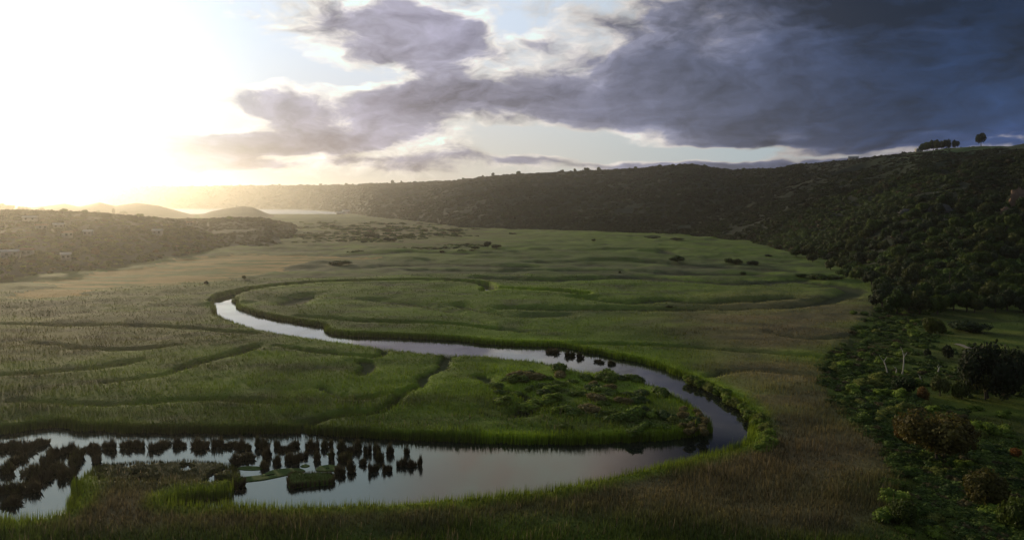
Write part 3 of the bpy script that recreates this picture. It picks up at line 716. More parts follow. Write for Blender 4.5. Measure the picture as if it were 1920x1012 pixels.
def build_clumps():
    src = []
    for k in range(9):
        o = new_mesh('reed_clump', *clump_mesh(40 + k)[:2], M_blade, clump_mesh(40 + k)[2]); src.append(o)
    used = [False] * 9
    A = [(5, 842, 9), (26, 840, 8), (50, 842, 12), (72, 834, 8), (92, 852, 6), (107, 855, 7), (120, 850, 6), (144, 846, 9), (164, 845, 9), (182, 847, 8), (197, 840, 4), (210, 841, 8),
         (240, 840, 13), (258, 838, 5), (268, 838, 4), (290, 842, 9), (310, 836, 9), (330, 836, 8), (346, 836, 6), (370, 838, 13), (405, 837, 9), (430, 838, 10), (452, 839, 9), (466, 842, 6)]
    B = [(32, 866, 10), (15, 885, 13), (55, 890, 15), (38, 918, 15), (80, 900, 13), (105, 882, 13), (122, 896, 11), (140, 872, 9), (4, 925, 8), (62, 920, 8), (90, 868, 8), (150, 858, 8), (176, 866, 8), (24, 945, 12)]
    Cc = [(462, 862, 9), (438, 866, 10), (485, 837, 7), (500, 840, 8), (502, 857, 6), (519, 838, 6), (537, 843, 11), (552, 838, 7), (542, 864, 9), (557, 867, 5), (517, 868, 8), (498, 876, 7), (570, 856, 9),
          (580, 839, 8), (592, 840, 8), (610, 839, 9), (597, 862, 7), (622, 836, 5), (640, 842, 10), (656, 848, 8), (622, 860, 6), (645, 864, 12), (664, 884, 8), (641, 888, 10), (668, 842, 7),
          (681, 870, 9), (691, 848, 7), (708, 849, 7), (706, 882, 6), (713, 863, 9), (730, 849, 8), (725, 882, 8), (764, 851, 4), (758, 872, 5), (771, 872, 8), (785, 872, 4), (746, 874, 3), (694, 884, 4)]
    D = [(1038, 661, 12), (1028, 661, 7), (1072, 668, 10), (1092, 671, 8), (1120, 679, 11), (1146, 683, 8), (1062, 667, 6)]
    r = random.Random(3)
    ORD = 'first second third fourth fifth sixth seventh eighth ninth tenth eleventh twelfth thirteenth fourteenth fifteenth sixteenth seventeenth eighteenth nineteenth twentieth twenty-first twenty-second twenty-third twenty-fourth twenty-fifth'.split()
    sets = [(A, 'dark reed clump', 1.45, 'reed clumps at the far side of the pond', ['far row beyond the low reed bed']),
            (B, 'dark reed clump', 1.6, 'reed clumps in the pond corner by the near bank', ['back row in the pond corner', 'middle row in the pond corner', 'front row in the pond corner']),
            (Cc, 'dark reed clump', 1.5, 'reed clumps among the weed mats', ['back row behind the weed mats', 'middle row amid the weed mats', 'front row by the weed mats']),
            (D, 'small bushy reed clump', 1.25, 'reed clumps in the upper river bend', ['short line in the upper river bend'])]
    for pts, lab, H, grp, rows in sets:
        row = []
        for px, py, rw in pts:
            k = r.randrange(9); x, y = at(px, py, 0.0); d = math.hypot(x, y); R_ = rw / F * d * (1.12 if rw < 20 and py > 700 else 1.0)
            h = H * r.uniform(.8, 1.35) * 1.12
            o = src[k] if not used[k] else src[k].copy()
            if used[k]: col.objects.link(o)
            used[k] = True
            o.location = (x, y, 0); o.scale = (R_ * r.uniform(.85, 1.15), R_ * r.uniform(.8, 1.5), h); o.rotation_euler = (0, 0, r.uniform(0, 6.28))
            tag(o, lab, 'reed clump', grp); row.append((px, py, o))
        # rows from far to near, each clump counted along its row
        names = rows; n = len(names); row.sort(key=lambda t: t[1]); m = -(-len(row) // n)
        for j in range(n):
            part = sorted(row[j * m:(j + 1) * m]); 
            for i, (px, py, o) in enumerate(part): o['label'] = '%s reed clump from the left in the %s' % (ORD[i], names[j]) if i < len(part) - 1 else 'last reed clump, at the right end of the %s' % names[j]
    for k in range(9):
        if not used[k]: bpy.data.objects.remove(src[k])
build_clumps()
# low mats of weed and reed blocks floating on the pond
M_mat = cover_mat('weed_mat', .9, 6, .5, .4, 0, False, (.045, .085, .012))
def mat_mesh(name, pts, h, label, cat, reeds=0.0, c=None):
    P = smooth_line([at(px, py, h) for px, py in pts], 4, True); n = len(P); cx = sum(p[0] for p in P) / n; cy = sum(p[1] for p in P) / n
    r = np.random.default_rng(len(label)); V = []
    rings = [(1.0, -.1), (1.0, h * .8), (.9, h), (.55, h * 1.05), (.15, h)]
    for s, z in rings:
        for (x, y) in P:
            j = 1 + r.normal(0, .02); V.append((cx + (x - cx) * s * j, cy + (y - cy) * s * j, z + r.normal(0, .04 * h)))
    V.append((cx, cy, h)); Q = []
    for k in range(len(rings) - 1):
        for i in range(n): Q.append((k * n + i, k * n + (i + 1) % n, (k + 1) * n + (i + 1) % n, (k + 1) * n + i))
    V = np.array(V); Fq = np.array(Q)
    V = np.array(V) - (cx, cy, 0)
    root = new_mesh(name, V, Fq, M_mat); root.location = (cx, cy, 0); tag(root, label, cat)
    if reeds:
        m = int(reeds * 2600); xs_ = r.uniform(min(p[0] for p in P), max(p[0] for p in P), m); ys_ = r.uniform(min(p[1] for p in P), max(p[1] for p in P), m)
        k = inside(xs_, ys_, P); xs_, ys_ = xs_[k] - cx, ys_[k] - cy; q = len(xs_)
        e = r.choice(n, q); ex = np.array([P[i][0] for i in e]) - cx; ey = np.array([P[i][1] for i in e]) - cy
        xs_ = np.concatenate([xs_, ex]); ys_ = np.concatenate([ys_, ey]); q = len(xs_); zz = np.concatenate([np.full(q // 2, h * .8), np.full(q - q // 2, -.05)])
        hh = np.concatenate([r.uniform(.15, .5, q // 2), np.full(q - q // 2, h + .3)]) * r.uniform(.45, 1.25, q)
        cc = np.where((np.arange(q) < q // 2)[:, None], np.array((.04, .065, .014)), np.array((.045, .036, .024))) * r.uniform(.7, 1.3, (q, 1))
        b = blades('reeds', xs_, ys_, zz, hh, np.full(q, .09), cc, M_blade, .2, 4); b.parent = root
    return root
mat_mesh('weed_mat', [(440, 903), (452, 894), (490, 889), (515, 879), (560, 877), (572, 882), (540, 889), (500, 897), (470, 901)], .10, 'long bright green weed mat snaking across the pond', 'weed mat')
mat_mesh('weed_mat', [(592, 880), (600, 873), (622, 870), (636, 876), (630, 881), (605, 882)], .10, 'oval bright green weed mat behind the long reed block', 'weed mat')
mat_mesh('weed_mat', [(563, 873), (572, 869), (581, 872), (572, 875)], .08, 'tiny round weed mat between the reed clumps', 'weed mat')
mat_mesh('weed_mat', [(444, 877), (462, 873), (490, 874), (488, 879), (462, 880)], .08, 'thin green weed mat beside the low reed bed', 'weed mat')
mat_mesh('weed_mat', [(612, 850), (622, 847), (629, 850), (620, 853)], .08, 'small dark weed mat near the far side of the pond', 'weed mat')
mat_mesh('reed_block', [(539, 896), (548, 885), (575, 886), (600, 885), (622, 887), (623, 899), (590, 903), (560, 906), (545, 908)], .55, 'flat topped block of reeds with green top and dark sides', 'reed bed', 1.0)
mat_mesh('reed_block', [(438, 903), (440, 896), (456, 896), (457, 903), (448, 906)], .7, 'small square block of reeds at the end of the weed mat', 'reed bed', .6)

# ------------------------------------------------------------------ trees and bushes, one by one
protos = []
for k in range(8):
    c, c2 = GREENS[k % 4]; t = make_tree('broadleaf_tree', 60 + k, 1.0, 2.1, .22, c, c2, 1500, .075, nlobe=9); protos.append((t, kids(t)))
first = [True] * 8
ORDS = 'first second third fourth fifth sixth seventh eighth ninth tenth eleventh twelfth thirteenth fourteenth fifteenth sixteenth seventeenth eighteenth nineteenth twentieth'.split() + ['twenty-' + q for q in 'first second third fourth fifth sixth seventh eighth ninth'.split()]
LM_SLOPE = {'reddish cliff outcrop': (1908, 388), 'grey rock band': (1762, 398), 'low grey ledge': (1700, 402), 'pale rock slab': (1684, 444), 'sandy track': (1640, 512),
            'leaning bare trunk': (1733, 528), 'utility pole': (1779, 530), 'white hut': (1905, 562), 'ridge grove': (1745, 290), 'corner of the far marsh': (1500, 480)}
LM_SCRUB = {'rust coloured tree': (1770, 850), 'large dark tree': (1852, 720), 'dead white trunks': (1685, 700), 'orange brown bush': (1730, 745), 'meadow path': (1806, 650), 'tawny bush': (1850, 940),
            'yellow green bush': (1752, 620), 'tip of the sandy track': (1650, 520), 'lower corner bushes': (1900, 990), 'reed and scrub boundary': (1570, 740), 'leafy bush at the reed edge': (1700, 975)}
LM_SPIT = {'tip of the spit': (1310, 800), 'upper bend reed clumps': (1090, 672), 'dark creek in the spit': (985, 740), 'long lower bank': (1060, 815), 'outer bank bushes': (1300, 720)}
PENDING = []
ORDN = ['closest', 'second closest', 'third closest', 'fourth closest', 'fifth closest', 'sixth closest', 'seventh closest', 'eighth closest', 'ninth closest', 'tenth closest', 'eleventh closest', 'twelfth closest']
def later(o, px, py, noun, tone, size, marks):
    best = min(marks, key=lambda k: math.hypot(px - marks[k][0], 1.5 * (py - marks[k][1]))); mx_, my_ = marks[best]
    rel = 'beyond' if py < my_ - 12 else ('in front of' if py > my_ + 12 else 'beside')
    if marks is LM_SLOPE: rel = {'beyond': 'above', 'in front of': 'below'}.get(rel, rel)
    PENDING.append((o, noun, tone, size, rel, best, math.hypot(px - mx_, py - my_)))
def finish_labels():
    g = {}
    for t in PENDING: g.setdefault(t[1:6], []).append(t)
    for (noun, tone, size, rel, lm), ts in g.items():
        ts.sort(key=lambda t: t[6])
        for i, t in enumerate(ts):
            t[0]['label'] = f'{size} {tone} {noun} {rel} the {lm}' if len(ts) == 1 else f'{ORDN[min(i, 11)]} {size} {tone} {noun} {rel} {lm}'
def size_word(v, a, b): return 'small' if v < a else ('middling' if v < b else 'large')
TONE_T = ['deep green', 'fresh green', 'grey green', 'olive']
TONE_B = ['mid green', 'fresh green', 'yellow green', 'deep green', 'soft green', 'brownish']
def put_tree(k, loc, Rr, Hh, label, group=None, cat='tree', name=None):
    """one tree of kind k with crown radius Rr and height Hh"""
    root, ks = protos[k]; rz = random.Random(int(loc[0] * 7 + loc[1])).uniform(0, 6.28); s = (Rr, Rr, Hh / 2.1)
    if first[k]:
        first[k] = False; root.location = loc; root.rotation_euler = (0, 0, rz); root.scale = s; tag(root, label, cat, group); o = root
    else: o = copy_tree(root, ks, loc, rz, s, label, cat, group)
    if group is None and 'group' in o: del o['group']
    return o
rr = random.Random(5)
# belt of big bushy trees along the foot of the slope, then the slope itself
def in_box(n, boxes, mind, seed):
    r = random.Random(seed); out = []; tries = 0
    while len(out) < n and tries < n * 60:
        tries += 1; x0, x1, y0, y1 = boxes[r.randrange(len(boxes))]; px, py = r.uniform(x0, x1), r.uniform(y0, y1)
        if all(abs(px - a) > mind or abs(py - b) > mind * .6 for a, b in out): out.append((px, py))
    return out
for px, py in in_box(70, [(1650, 1760, 556, 592), (1760, 1925, 548, 588), (1700, 1925, 535, 560), (1655, 1700, 545, 575)], 13, 21):
    x, y, z, d = spot(px, py); R_ = rr.uniform(2.2, 4.4)
    k = rr.randrange(8); o = put_tree(k, (x, y, z), R_, R_ * rr.uniform(1.4, 2.0), 'bushy tree', 'trees along the foot of the slope'); later(o, px, py, 'bushy tree in the belt', TONE_T[k % 4], size_word(R_, 3.0, 3.8), LM_SLOPE)
for px, py in in_box(170, [(1480, 1925, 470, 540), (1560, 1925, 430, 500), (1700, 1925, 380, 470)], 11, 22):
    base = 560 if px > 1700 else 455 + (px - 1420) * .38
    if py > base: continue
    x, y, z, d = spot(px, py)
    R_ = rr.uniform(2.2, 4.2) * (1 + max(0, d - 330) / 900)
    k = rr.randrange(8); o = put_tree(k, (x, y, z - .4), R_, R_ * rr.uniform(1.4, 1.9), 'slope tree', 'trees on the wooded slope'); later(o, px, py, 'tree on the slope', TONE_T[k % 4], size_word(R_, 3.0, 3.8), LM_SLOPE)
# named trees
def solo(px, py, wpx, hpx, label, kind='tree', c=None, c2=None, seed=1, trunk=.25, nleaf=4200, leaf=.045, nlobe=14, bark=None, dz=0.0):
    x, y, z, d = crest(px) if py < 282 else spot(px, py); R_ = wpx / 2 / F * d; H_ = hpx / F * d / math.cos(math.atan(36 / d))
    c = c or GREENS[2][0]; o = make_tree(kind, seed, R_, H_, trunk, c, c2, nleaf, leaf, nlobe=nlobe, bark=bark, core=.62)
    o.location = (x, y, z + dz); tag(o, label, 'tree' if 'tree' in kind else 'bush'); return o
solo(1758, 874, 128, 78, 'wide rust coloured spreading tree alone at the reed edge', 'spreading_tree', (.065, .052, .014), (.10, .085, .020), 901, .3, 5200, .045, 16)
solo(1706, 832, 60, 34, 'low rust tinged bush joined to the rust coloured tree', 'bush', (.085, .050, .012), (.09, .08, .016), 902, .05, 2200, .06, 8)
solo(1852, 748, 104, 80, 'large dark rounded tree at the meadow corner', 'broadleaf_tree', (.012, .018, .009), (.02, .03, .012), 903, .12)
solo(1902, 738, 60, 66, 'smaller dark tree just beyond the large dark one', 'broadleaf_tree', (.016, .024, .010), (.024, .036, .014), 904, .12, 2600, .055)
solo(1848, 752, 56, 46, 'pale yellowish thin tree standing against the large dark tree', 'broadleaf_tree', (.07, .075, .02), (.10, .10, .03), 905, .3, 1400, .05)
solo(1802, 748, 34, 30, 'olive bush next to the pale thin tree', 'bush', (.05, .06, .012), None, 906, .05, 1200, .08, 6)
solo(1778, 672, 20, 20, 'small dark round bush on the bright meadow edge', 'bush', (.015, .022, .01), None, 907, .05, 900, .09, 5)
solo(1741, 670, 14, 14, 'tiny dark pointed bush among low scrub', 'bush', (.015, .022, .01), None, 908, .05, 700, .1, 4)
solo(1752, 628, 36, 26, 'round yellow green bush in the scrub north of the meadow', 'bush', (.06, .075, .012), (.08, .09, .016), 909, .05, 1500, .07, 7)
solo(1810, 622, 70, 18, 'long dark hedge like bush reaching into the meadow', 'bush', (.02, .032, .012), None, 910, .05, 1800, .07, 10)
solo(1700, 742, 50, 30, 'dark green bush in the middle of the shrub belt', 'bush', (.018, .03, .010), None, 911, .05, 1800, .07, 8)
solo(1762, 745, 30, 32, 'light olive sapling beside a small orange bush', 'sapling_tree', (.06, .07, .02), None, 912, .2, 1200, .07, 7)
solo(1730, 752, 22, 22, 'small orange brown bush in the shrub belt', 'bush', (.10, .055, .015), None, 913, .05, 900, .09, 5)
solo(1905, 858, 26, 12, 'bright orange low bush at the meadow', 'bush', (.12, .05, .012), None, 914, .02, 700, .1, 5)
solo(1857, 812, 16, 10, 'small reddish bush near the rust coloured tree', 'bush', (.16, .03, .012), None, 915, .02, 500, .12, 4)
solo(1850, 950, 74, 46, 'tawny bush with dark underside near the lower corner', 'bush', (.065, .055, .014), (.08, .075, .018), 916, .1, 2400, .06, 9)
solo(1700, 985, 60, 40, 'leafy green bush where the reeds meet the scrub', 'bush', (.035, .055, .010), (.06, .08, .016), 917, .05, 2200, .06, 9)
solo(1905, 1000, 60, 44, 'leafy green bush in the lowest corner of the scrub', 'bush', (.04, .06, .010), (.06, .08, .014), 918, .05, 2200, .06, 9)
# skyline trees of the plateau
solo(1838, 276, 18, 20, 'lone round tree on a clear trunk on the ridge skyline', 'broadleaf_tree', (.014, .024, .012), None, 930, .3, 1500, .09, 8)
solo(1790, 279, 11, 12, 'small round tree between the ridge grove and the lone tree', 'broadleaf_tree', (.014, .024, .012), None, 931, .1, 700, .11, 5)
solo(1773, 280, 13, 14, 'round tree just outside the ridge grove', 'broadleaf_tree', (.014, .026, .012), None, 932, .1, 700, .11, 5)
for i, (px, w, h) in enumerate([(1728, 14, 13), (1738, 12, 15), (1748, 14, 17), (1758, 14, 16), (1764, 10, 13)]):
    x, y, z, d = crest(px); put_tree(i, (x, y, z - .5), w / 2 / F * d, h / F * d, ORDS[i] + ' dark tree from the white house in the ridge grove', 'grove beside the ridge house')
for i, px in enumerate([1181, 1192, 1203, 1212, 1225, 1238, 1250, 1262, 1274, 1286, 1298, 1310, 1322, 1380, 1395, 1470, 1512, 1530, 1563, 1592, 1604, 1640, 1652, 1693]):
    x, y, z, d = crest(px); R_ = rr.uniform(3.0, 5.5) if px < 1450 else rr.uniform(1.4, 3.0)
    put_tree(rr.randrange(8), (x, y, z - .35 * R_), R_, R_ * rr.uniform(1.2, 1.6), ORDS[i] + ' small tree from the left along the dark ridge skyline', 'trees along the ridge skyline')
for i, px in enumerate([522, 600, 648, 735, 752, 860, 868, 905, 925, 972, 1054, 1078, 1100, 1123]):
    x, y, z, d = crest(px); R_ = rr.uniform(4.5, 7.5) * (1.3 if px < 800 else 1)
    put_tree(rr.randrange(8), (x, y, z - 1), R_, R_ * rr.uniform(1.2, 1.8), ORDS[i] + ' far hazy tree from the left on the distant plateau skyline', 'far trees on the plateau skyline')
# seaward hill
for px, py, w, h in [(213, 402, 5, 9)]:
    solo(px, py, w, h, 'tall narrow tree poking above the hazy seaward hill', 'conifer_tree', (.02, .028, .014), None, 940, .05, 700, .12, 5)
for i, (px, py, w) in enumerate([(4, 394, 18), (18, 394, 14), (40, 395, 12), (52, 395, 10), (78, 396, 10), (120, 398, 12), (160, 400, 12), (185, 400, 9), (232, 404, 12), (262, 407, 12), (290, 412, 12),
                                 (362, 418, 12), (395, 416, 10), (430, 413, 14), (455, 414, 10), (492, 416, 12), (520, 424, 12)]):
    x, y, z, d = spot(px, py); put_tree(i % 8, (x, y, z - .5), w / 2 / F * d, w * .55 / F * d, ORDS[i] + ' hazy bushy tree from the left on the seaward hill crest', 'trees on the seaward hill crest')
# bushes out on the marsh
MB = ['low dark bush clump mid marsh with a single rounded top', 'wide low bush, middle of three by the far channel', 'last of three low bushes by the far channel', 'first of three low bushes by the far channel',
      'small bush just below the three far channel bushes', 'tiny lone bush mid marsh west of the rounded clump', 'tallest dark bush beside the faint far water strip', 'long bush joined to the tallest far strip bush', 'low bush on the seaward side of the far strip',
      'tiny dark bush in the bright far meadow', 'small bush near the foot of the far slope', 'very long low bush line reaching toward the track', 'brownish bush before the track end', 'wide bush close under the track', 'small bush at the slope foot beyond the track',
      'bulky dark bush where track and marsh meet', 'thin low bush at the outer end of the long bush line', 'small bush in the bright reeds above the brown patch', 'tiny dark bush on the golden field', 'second tiny bush further inland on the golden field',
      'broad dark bush beyond the golden field', 'low scrub bush, first of two on the hazy flats', 'low scrub bush, second of two on the hazy flats', 'low dark bush at the start of the bright far meadow', 'flat dark bush under the plateau, first of two', 'flat dark bush under the plateau, second of two']
for i, (px, py, w, h) in enumerate([(1270, 491, 28, 12), (1380, 495, 26, 10), (1412, 497, 24, 9), (1366, 494, 14, 10), (1392, 515, 14, 6), (1162, 513, 8, 5), (915, 464, 16, 12), (930, 466, 22, 8), (890, 467, 18, 7),
                                    (1113, 452, 8, 5), (1440, 481, 14, 5), (1545, 523, 60, 9), (1585, 520, 30, 16), (1610, 522, 40, 20), (1570, 500, 14, 9), (1640, 532, 34, 22), (1505, 519, 24, 6), (1255, 576, 14, 5),
                                    (387, 533, 8, 7), (458, 523, 8, 7), (640, 498, 50, 10), (690, 445, 30, 8), (730, 452, 30, 7), (852, 435, 30, 7), (1225, 447, 40, 6), (1270, 450, 30, 5)]):
    x, y, z, d = spot(px, py); R_ = w / 2 / F * d; put_tree((i * 3) % 8, (x, y, z - .3), R_, max(h / F * d, .9), MB[i], 'bushes scattered over the open marsh', 'bush')
# shrubs
bush_src = []
for k in range(6):
    c, c2 = [((.032, .052, .010), (.062, .090, .014)), ((.045, .070, .010), (.085, .115, .016)), ((.055, .068, .014), (.10, .105, .022)), ((.020, .034, .010), (.04, .06, .014)), ((.038, .06, .01), (.07, .095, .014)), ((.07, .055, .02), (.09, .075, .03))][k]
    V, Q, C = crown(700 + k, 8, 900, .085, .75, c=c, c2=c2); V[:, 2] -= .12; C = C * 2.1
    bush_src.append(new_mesh('bush', V, Q, M_leaf, C))
bfirst = [True] * 6
def put_bush(k, loc, sx, sy, sz, label, group, name='bush'):
    o = bush_src[k]
    if bfirst[k]: bfirst[k] = False
    else: o = o.copy(); col.objects.link(o)
    o.location = loc; o.scale = (sx, sy, sz); o.rotation_euler = (0, 0, rr.uniform(0, 6.28)); tag(o, label, 'bush', group); return o
for px, py in in_box(95, [(1600, 1720, 585, 660), (1560, 1720, 655, 720), (1570, 1760, 690, 800), (1660, 1920, 770, 1012), (1620, 1780, 600, 700), (1590, 1700, 720, 800)], 12, 31):
    if px > 1790 and py < 650: continue
    x, y, z, d = spot(px, py); s = rr.uniform(.8, 1.9)
    k = rr.choice([0, 1, 1, 2, 3, 4]); o = put_bush(k, (x, y, z - .2), s * 1.25, s * 1.1, s * rr.uniform(.8, 1.2), 'shrub', 'shrubs between reeds and meadow'); later(o, px, py, 'shrub', TONE_B[k], size_word(s, 1.15, 1.5), LM_SCRUB)
for px, py in in_box(70, [(930, 1060, 690, 760), (1040, 1250, 700, 800), (1180, 1310, 730, 815), (990, 1150, 690, 730)], 13, 32):
    if px > 1240 + (py - 700) * .75 or py < 664 + max(0, px - 900) * .09: continue
    x, y = at(px, py, CAN); g, _, sdd, _ = terrain(np.array([x]), np.array([y]))
    if sdd[0] < .8: continue
    s = rr.uniform(1.0, 2.3); k = rr.choice([0, 0, 1, 3, 4, 5]); o = put_bush(k, (x, y, float(g[0]) - .2), s * 1.4, s * 1.1, s * rr.uniform(.7, 1.0), 'bush', 'bushes on the spit inside the river bend'); later(o, px, py, 'bush on the spit', TONE_B[k], size_word(s, 1.4, 1.9), LM_SPIT)
for px, py in in_box(12, [(1262, 1322, 762, 812)], 8, 33):
    x, y = at(px, py, CAN); s = rr.uniform(.8, 1.3); o = put_bush(rr.choice([2, 5, 5]), (x, y, 1.0), s, s, s * 1.1, 'tawny bush', 'tawny bushes at the tip of the spit'); later(o, px, py, 'tip bush', 'tawny', size_word(s, .95, 1.15), LM_SPIT)
OUT = []
line = smooth_line([(1292, 703), (1330, 718), (1375, 745), (1410, 775), (1432, 800), (1440, 822), (1425, 838)], 6)
for i, (px, py) in enumerate(line[::1]):
    x, y = at(px + rr.uniform(-5, 8), py, CAN); g, _, sdd, _ = terrain(np.array([x]), np.array([y])); s = rr.uniform(.7, 1.2)
    o = put_bush(rr.choice([1, 2, 1]), (x, y, max(.4, float(g[0]) - .3)), s * 1.2, s * 1.2, s * 1.4, 'bush', 'bushes lining the outer bank'); OUT.append(o)
for i, o in enumerate(OUT):
    h_ = i < len(OUT) / 2; j = i if h_ else len(OUT) - 1 - i
    o['label'] = ('%s yellow green bush along the outer bank, counted from the %s end' % (ORDS[j], 'upper' if h_ else 'lower'))
# dead trunks
def dead_tree(px, py, hpx, lean, seed, label, forks=3):
    x, y, z, d = spot(px, py); H_ = hpx / F * d; V, Q = trunk_geo(seed, H_, .16, H_ * .22, forks, .6)
    V[:, 0] += V[:, 2] * lean; o = new_mesh('dead_tree', V, Q, M_dead); o.location = (x, y, z); tag(o, label, 'dead tree')
dead_tree(1664, 703, 36, -.32, 1, 'leaning bare grey trunk at the left of the dead trees', 2)
dead_tree(1690, 706, 52, .03, 2, 'tallest bare white trunk standing upright in the scrub', 3)
dead_tree(1678, 705, 18, -.1, 3, 'short forked white snag between two taller trunks', 3)
dead_tree(1757, 702, 16, .3, 4, 'short bare snag leaning over the dark scrub', 2)
dead_tree(1728, 716, 12, -.4, 5, 'tiny bare white snag below the taller trunks', 2)
dead_tree(1853, 712, 30, .2, 6, 'thin bare branches in front of the large dark tree', 5)
dead_tree(1733, 528, 26, .15, 7, 'bare leaning trunk at the foot of the slope', 3)

# ------------------------------------------------------------------ rocks, buildings, poles, tracks
M_rock = plain_mat('rock', (.13, .085, .06), .9, .8, .6)
M_rock2 = plain_mat('grey_rock', (.06, .06, .058), .9, .8, .6)
def rock(px, py, w, h, label, mt):
    x, y, z, d = spot(px, py); a, b = w / 2 / F * d, h / 2 / F * d; seed = int(px); V, Q = uvs(0, 0, 0, a, a * .5, b * 1.3, seed, 16, 10, .28)
    V2, Q2 = uvs(a * .5, -.3 * a, -b * .4, a * .6, a * .4, b * .8, seed + 1, 12, 8, .3); V = np.concatenate([V, V2]); Q = np.concatenate([Q, Q2 + 160])
    o = new_mesh('rock_outcrop', V, Q, mt); o.location = (x, y, z + b * .3); tag(o, label, 'rock'); return o
rock(1908, 388, 26, 34, 'reddish brown cliff outcrop on the steep slope', M_rock)
rock(1886, 402, 16, 14, 'small brown rock below the reddish outcrop', M_rock)
rock(1762, 398, 34, 14, 'grey rock band across the upper slope', M_rock2)
rock(1700, 402, 26, 10, 'low grey rock ledge further down the slope', M_rock2)
rock(1684, 444, 22, 9, 'pale rock slab among slope trees', M_rock)
M_wall = plain_mat('white_render', (.26, .25, .23), .7); M_roof = plain_mat('grey_roof', (.30, .29, .28), .5); M_roof2 = plain_mat('tile_roof', (.22, .12, .08), .7)
M_lroof = plain_mat('pale_metal_roof', (.45, .45, .44), .35); M_glass = plain_mat('window_glass', (.03, .035, .04), .1)
def box(name, x0, x1, y0, y1, z0, z1, mt, parent):
    V = [(x, y, z) for z in (z0, z1) for y in (y0, y1) for x in (x0, x1)]; Q = [(0, 2, 3, 1), (4, 5, 7, 6), (0, 1, 5, 4), (2, 6, 7, 3), (0, 4, 6, 2), (1, 3, 7, 5)]
    return new_mesh(name, V, Q, mt, None, parent)
def house(px, py, L, W, H, label, roof, rz=0.0, dz=0.0, group=None, hip=.3, wins=3, name='house'):
    x, y, z, d = crest(px) if py < 0 else spot(px, py); o = empty(name, (x, y, z + dz), -math.atan2(x, y) + rz); tag(o, label, 'building', group)
    box('wall', -L / 2, L / 2, -W / 2, W / 2, -1.5, H, M_wall, o); e = .5; rh = W * hip
    V = [(-L / 2 - e, -W / 2 - e, H), (L / 2 + e, -W / 2 - e, H), (L / 2 + e, W / 2 + e, H), (-L / 2 - e, W / 2 + e, H), (-L / 2 - e, 0, H + rh), (L / 2 + e, 0, H + rh), (-L / 2 - e, -W / 2 - e, H + .2), (L / 2 + e, -W / 2 - e, H + .2), (L / 2 + e, W / 2 + e, H + .2), (-L / 2 - e, W / 2 + e, H + .2)]
    Q = [(0, 3, 2, 1), (6, 7, 5, 4), (8, 9, 4, 5), (0, 1, 7, 6), (2, 3, 9, 8), (1, 2, 8, 7), (3, 0, 6, 9), (7, 8, 5, 5), (9, 6, 4, 4)]
    me = bpy.data.meshes.new('roof'); me.from_pydata(V, [], [tuple(dict.fromkeys(q)) for q in Q]); me.materials.append(roof); r_ = bpy.data.objects.new('roof', me); col.objects.link(r_); r_.parent = o
    for k in range(wins):
        wx = -L / 2 + L * (k + .5) / wins; box('window', wx - .6, wx + .6, -W / 2 - .05, -W / 2 + .05, H * .35, H * .8, M_glass, o)
    return o
house(1721, -1, 6, 5, 2.6, 'white gabled house on the ridge beside a grove', M_roof, .5, 0.3, wins=2)
house(1600, -1, 12, 8, 2.6, 'low pale building on the ridge skyline', M_roof, 0, -.4)
house(655, 399, 42, 12, 4, 'long white shed on the hazy flats below the plateau', M_lroof, .1, 0, wins=8, name='shed')
house(637, 402, 18, 10, 4, 'shorter white shed beside the long white shed', M_lroof, .3, 0, wins=3, name='shed')
hs = [(57, 416, 14, 'pale roofed house in haze near the top of the seaward hill', 0), (110, 430, 10, 'small house in haze below the hill crest', 0), (127, 446, 8, 'little white house halfway down the seaward hill', 1),
      (296, 441, 10, 'white roofed house on the saddle of the seaward hill', 0), (356, 424, 8, 'small house near the second hill top', 1), (18, 484, 12, 'pale house low on the seaward hill', 0),
      (52, 480, 8, 'tiny house just uphill of the pale low house', 1), (124, 489, 7, 'white hut near the foot of the seaward hill', 0), (78, 432, 9, 'tiled house half hidden by trees under the crest', 1), (166, 443, 8, 'grey roofed cottage on the hazy middle slope', 0)]
for i, (px, py, L, lab, rt) in enumerate(hs):
    house(px, py, L * .62, 4.5, 2.4, lab, [M_roof, M_roof2][rt], (i % 3 - 1) * .3, .8, 'houses on the seaward hill', .25, 2)
house(1905, 562, 3, 2.5, 1.6, 'small white roofed hut among the slope foot trees', M_lroof, .2, .8, wins=1, name='hut')
def pole(px, py, H_, label):
    x, y, z, d = spot(px, py); o = empty('utility_pole', (x, y, z)); tag(o, label, 'utility pole')
    V, Q = uvs(0, 0, H_ / 2, .16, .16, H_ / 2, 3, 8, 12, 0); th = np.linspace(0, 2 * math.pi, 8, endpoint=False)
    V = np.array([(k * math.cos(t), k * math.sin(t), zz) for zz, k in ((-.3, .17), (H_, .11)) for t in th]); Q = np.array([(i, (i + 1) % 8, 8 + (i + 1) % 8, 8 + i) for i in range(8)])
    new_mesh('pole', V, Q, M_bark, None, o); box('crossarm', -.9, .9, -.06, .06, H_ - .8, H_ - .68, M_bark, o)
pole(1779, 552, 9, 'wooden utility pole standing in the tree belt')
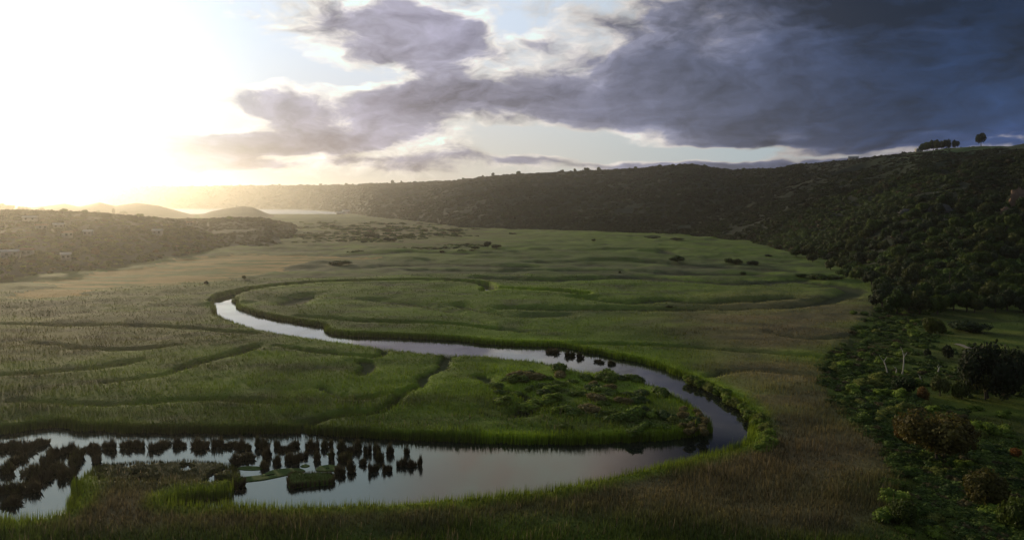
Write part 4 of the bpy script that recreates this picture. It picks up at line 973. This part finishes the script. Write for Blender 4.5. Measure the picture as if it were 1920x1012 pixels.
pole(1067, 436, 9, 'far pale utility pole at the foot of the plateau')
def track(name, pts, w, mt, z=.12):
    P = smooth_line([spot(a, b)[:2] for a, b in pts], 6); V = []
    for i, (x, y) in enumerate(P):
        a, b = P[max(0, i - 1)], P[min(len(P) - 1, i + 1)]; dx, dy = b[0] - a[0], b[1] - a[1]; l = math.hypot(dx, dy) + 1e-6; nx, ny = -dy / l * w / 2, dx / l * w / 2
        g = terrain(np.array([x + nx, x, x - nx]), np.array([y + ny, y, y - ny]))[0]; V += [(x + nx, y + ny, g[0] + z), (x, y, max(g) + z + .1), (x - nx, y - ny, g[2] + z)]
    Q = []
    for i in range(len(P) - 1):
        for k in range(2): Q.append((i * 3 + k, i * 3 + k + 1, i * 3 + k + 4, i * 3 + k + 3))
    tag(new_mesh(name, V, Q, mt), kind='structure')
M_sand = plain_mat('sandy_track', (.20, .17, .13), .9, .5, .2)
track('track', [(1625, 509), (1640, 512), (1652, 515), (1668, 519), (1700, 526), (1740, 534)], 1.8, M_sand, .3)
track('path', [(1793, 646), (1806, 650), (1818, 655)], 1.6, M_sand, .15)

finish_labels()

# ------------------------------------------------------------------ haze
def build_haze():
    m = bpy.data.materials.new('haze_air'); m.use_nodes = True; nt = m.node_tree; nt.nodes.clear()
    o = nt.nodes.new('ShaderNodeOutputMaterial'); v = nt.nodes.new('ShaderNodeVolumePrincipled')
    v.inputs['Color'].default_value = (.97, .93, .88, 1); v.inputs['Density'].default_value = HAZE_D; v.inputs['Anisotropy'].default_value = HAZE_G
    nt.links.new(v.outputs[0], o.inputs['Volume'])
    x0, x1, y0, y1, z0, z1 = -9300, 9300, -9300, 9300, -5.0, 147.0
    V = [(x, y, z) for z in (z0, z1) for y in (y0, y1) for x in (x0, x1)]
    Q = [(0, 2, 3, 1), (4, 5, 7, 6), (0, 1, 5, 4), (2, 6, 7, 3), (0, 4, 6, 2), (1, 3, 7, 5)]
    tag(new_mesh('haze', V, Q, m), kind='stuff')
HAZE_D, HAZE_G = 0.000092, 0.79
build_haze()
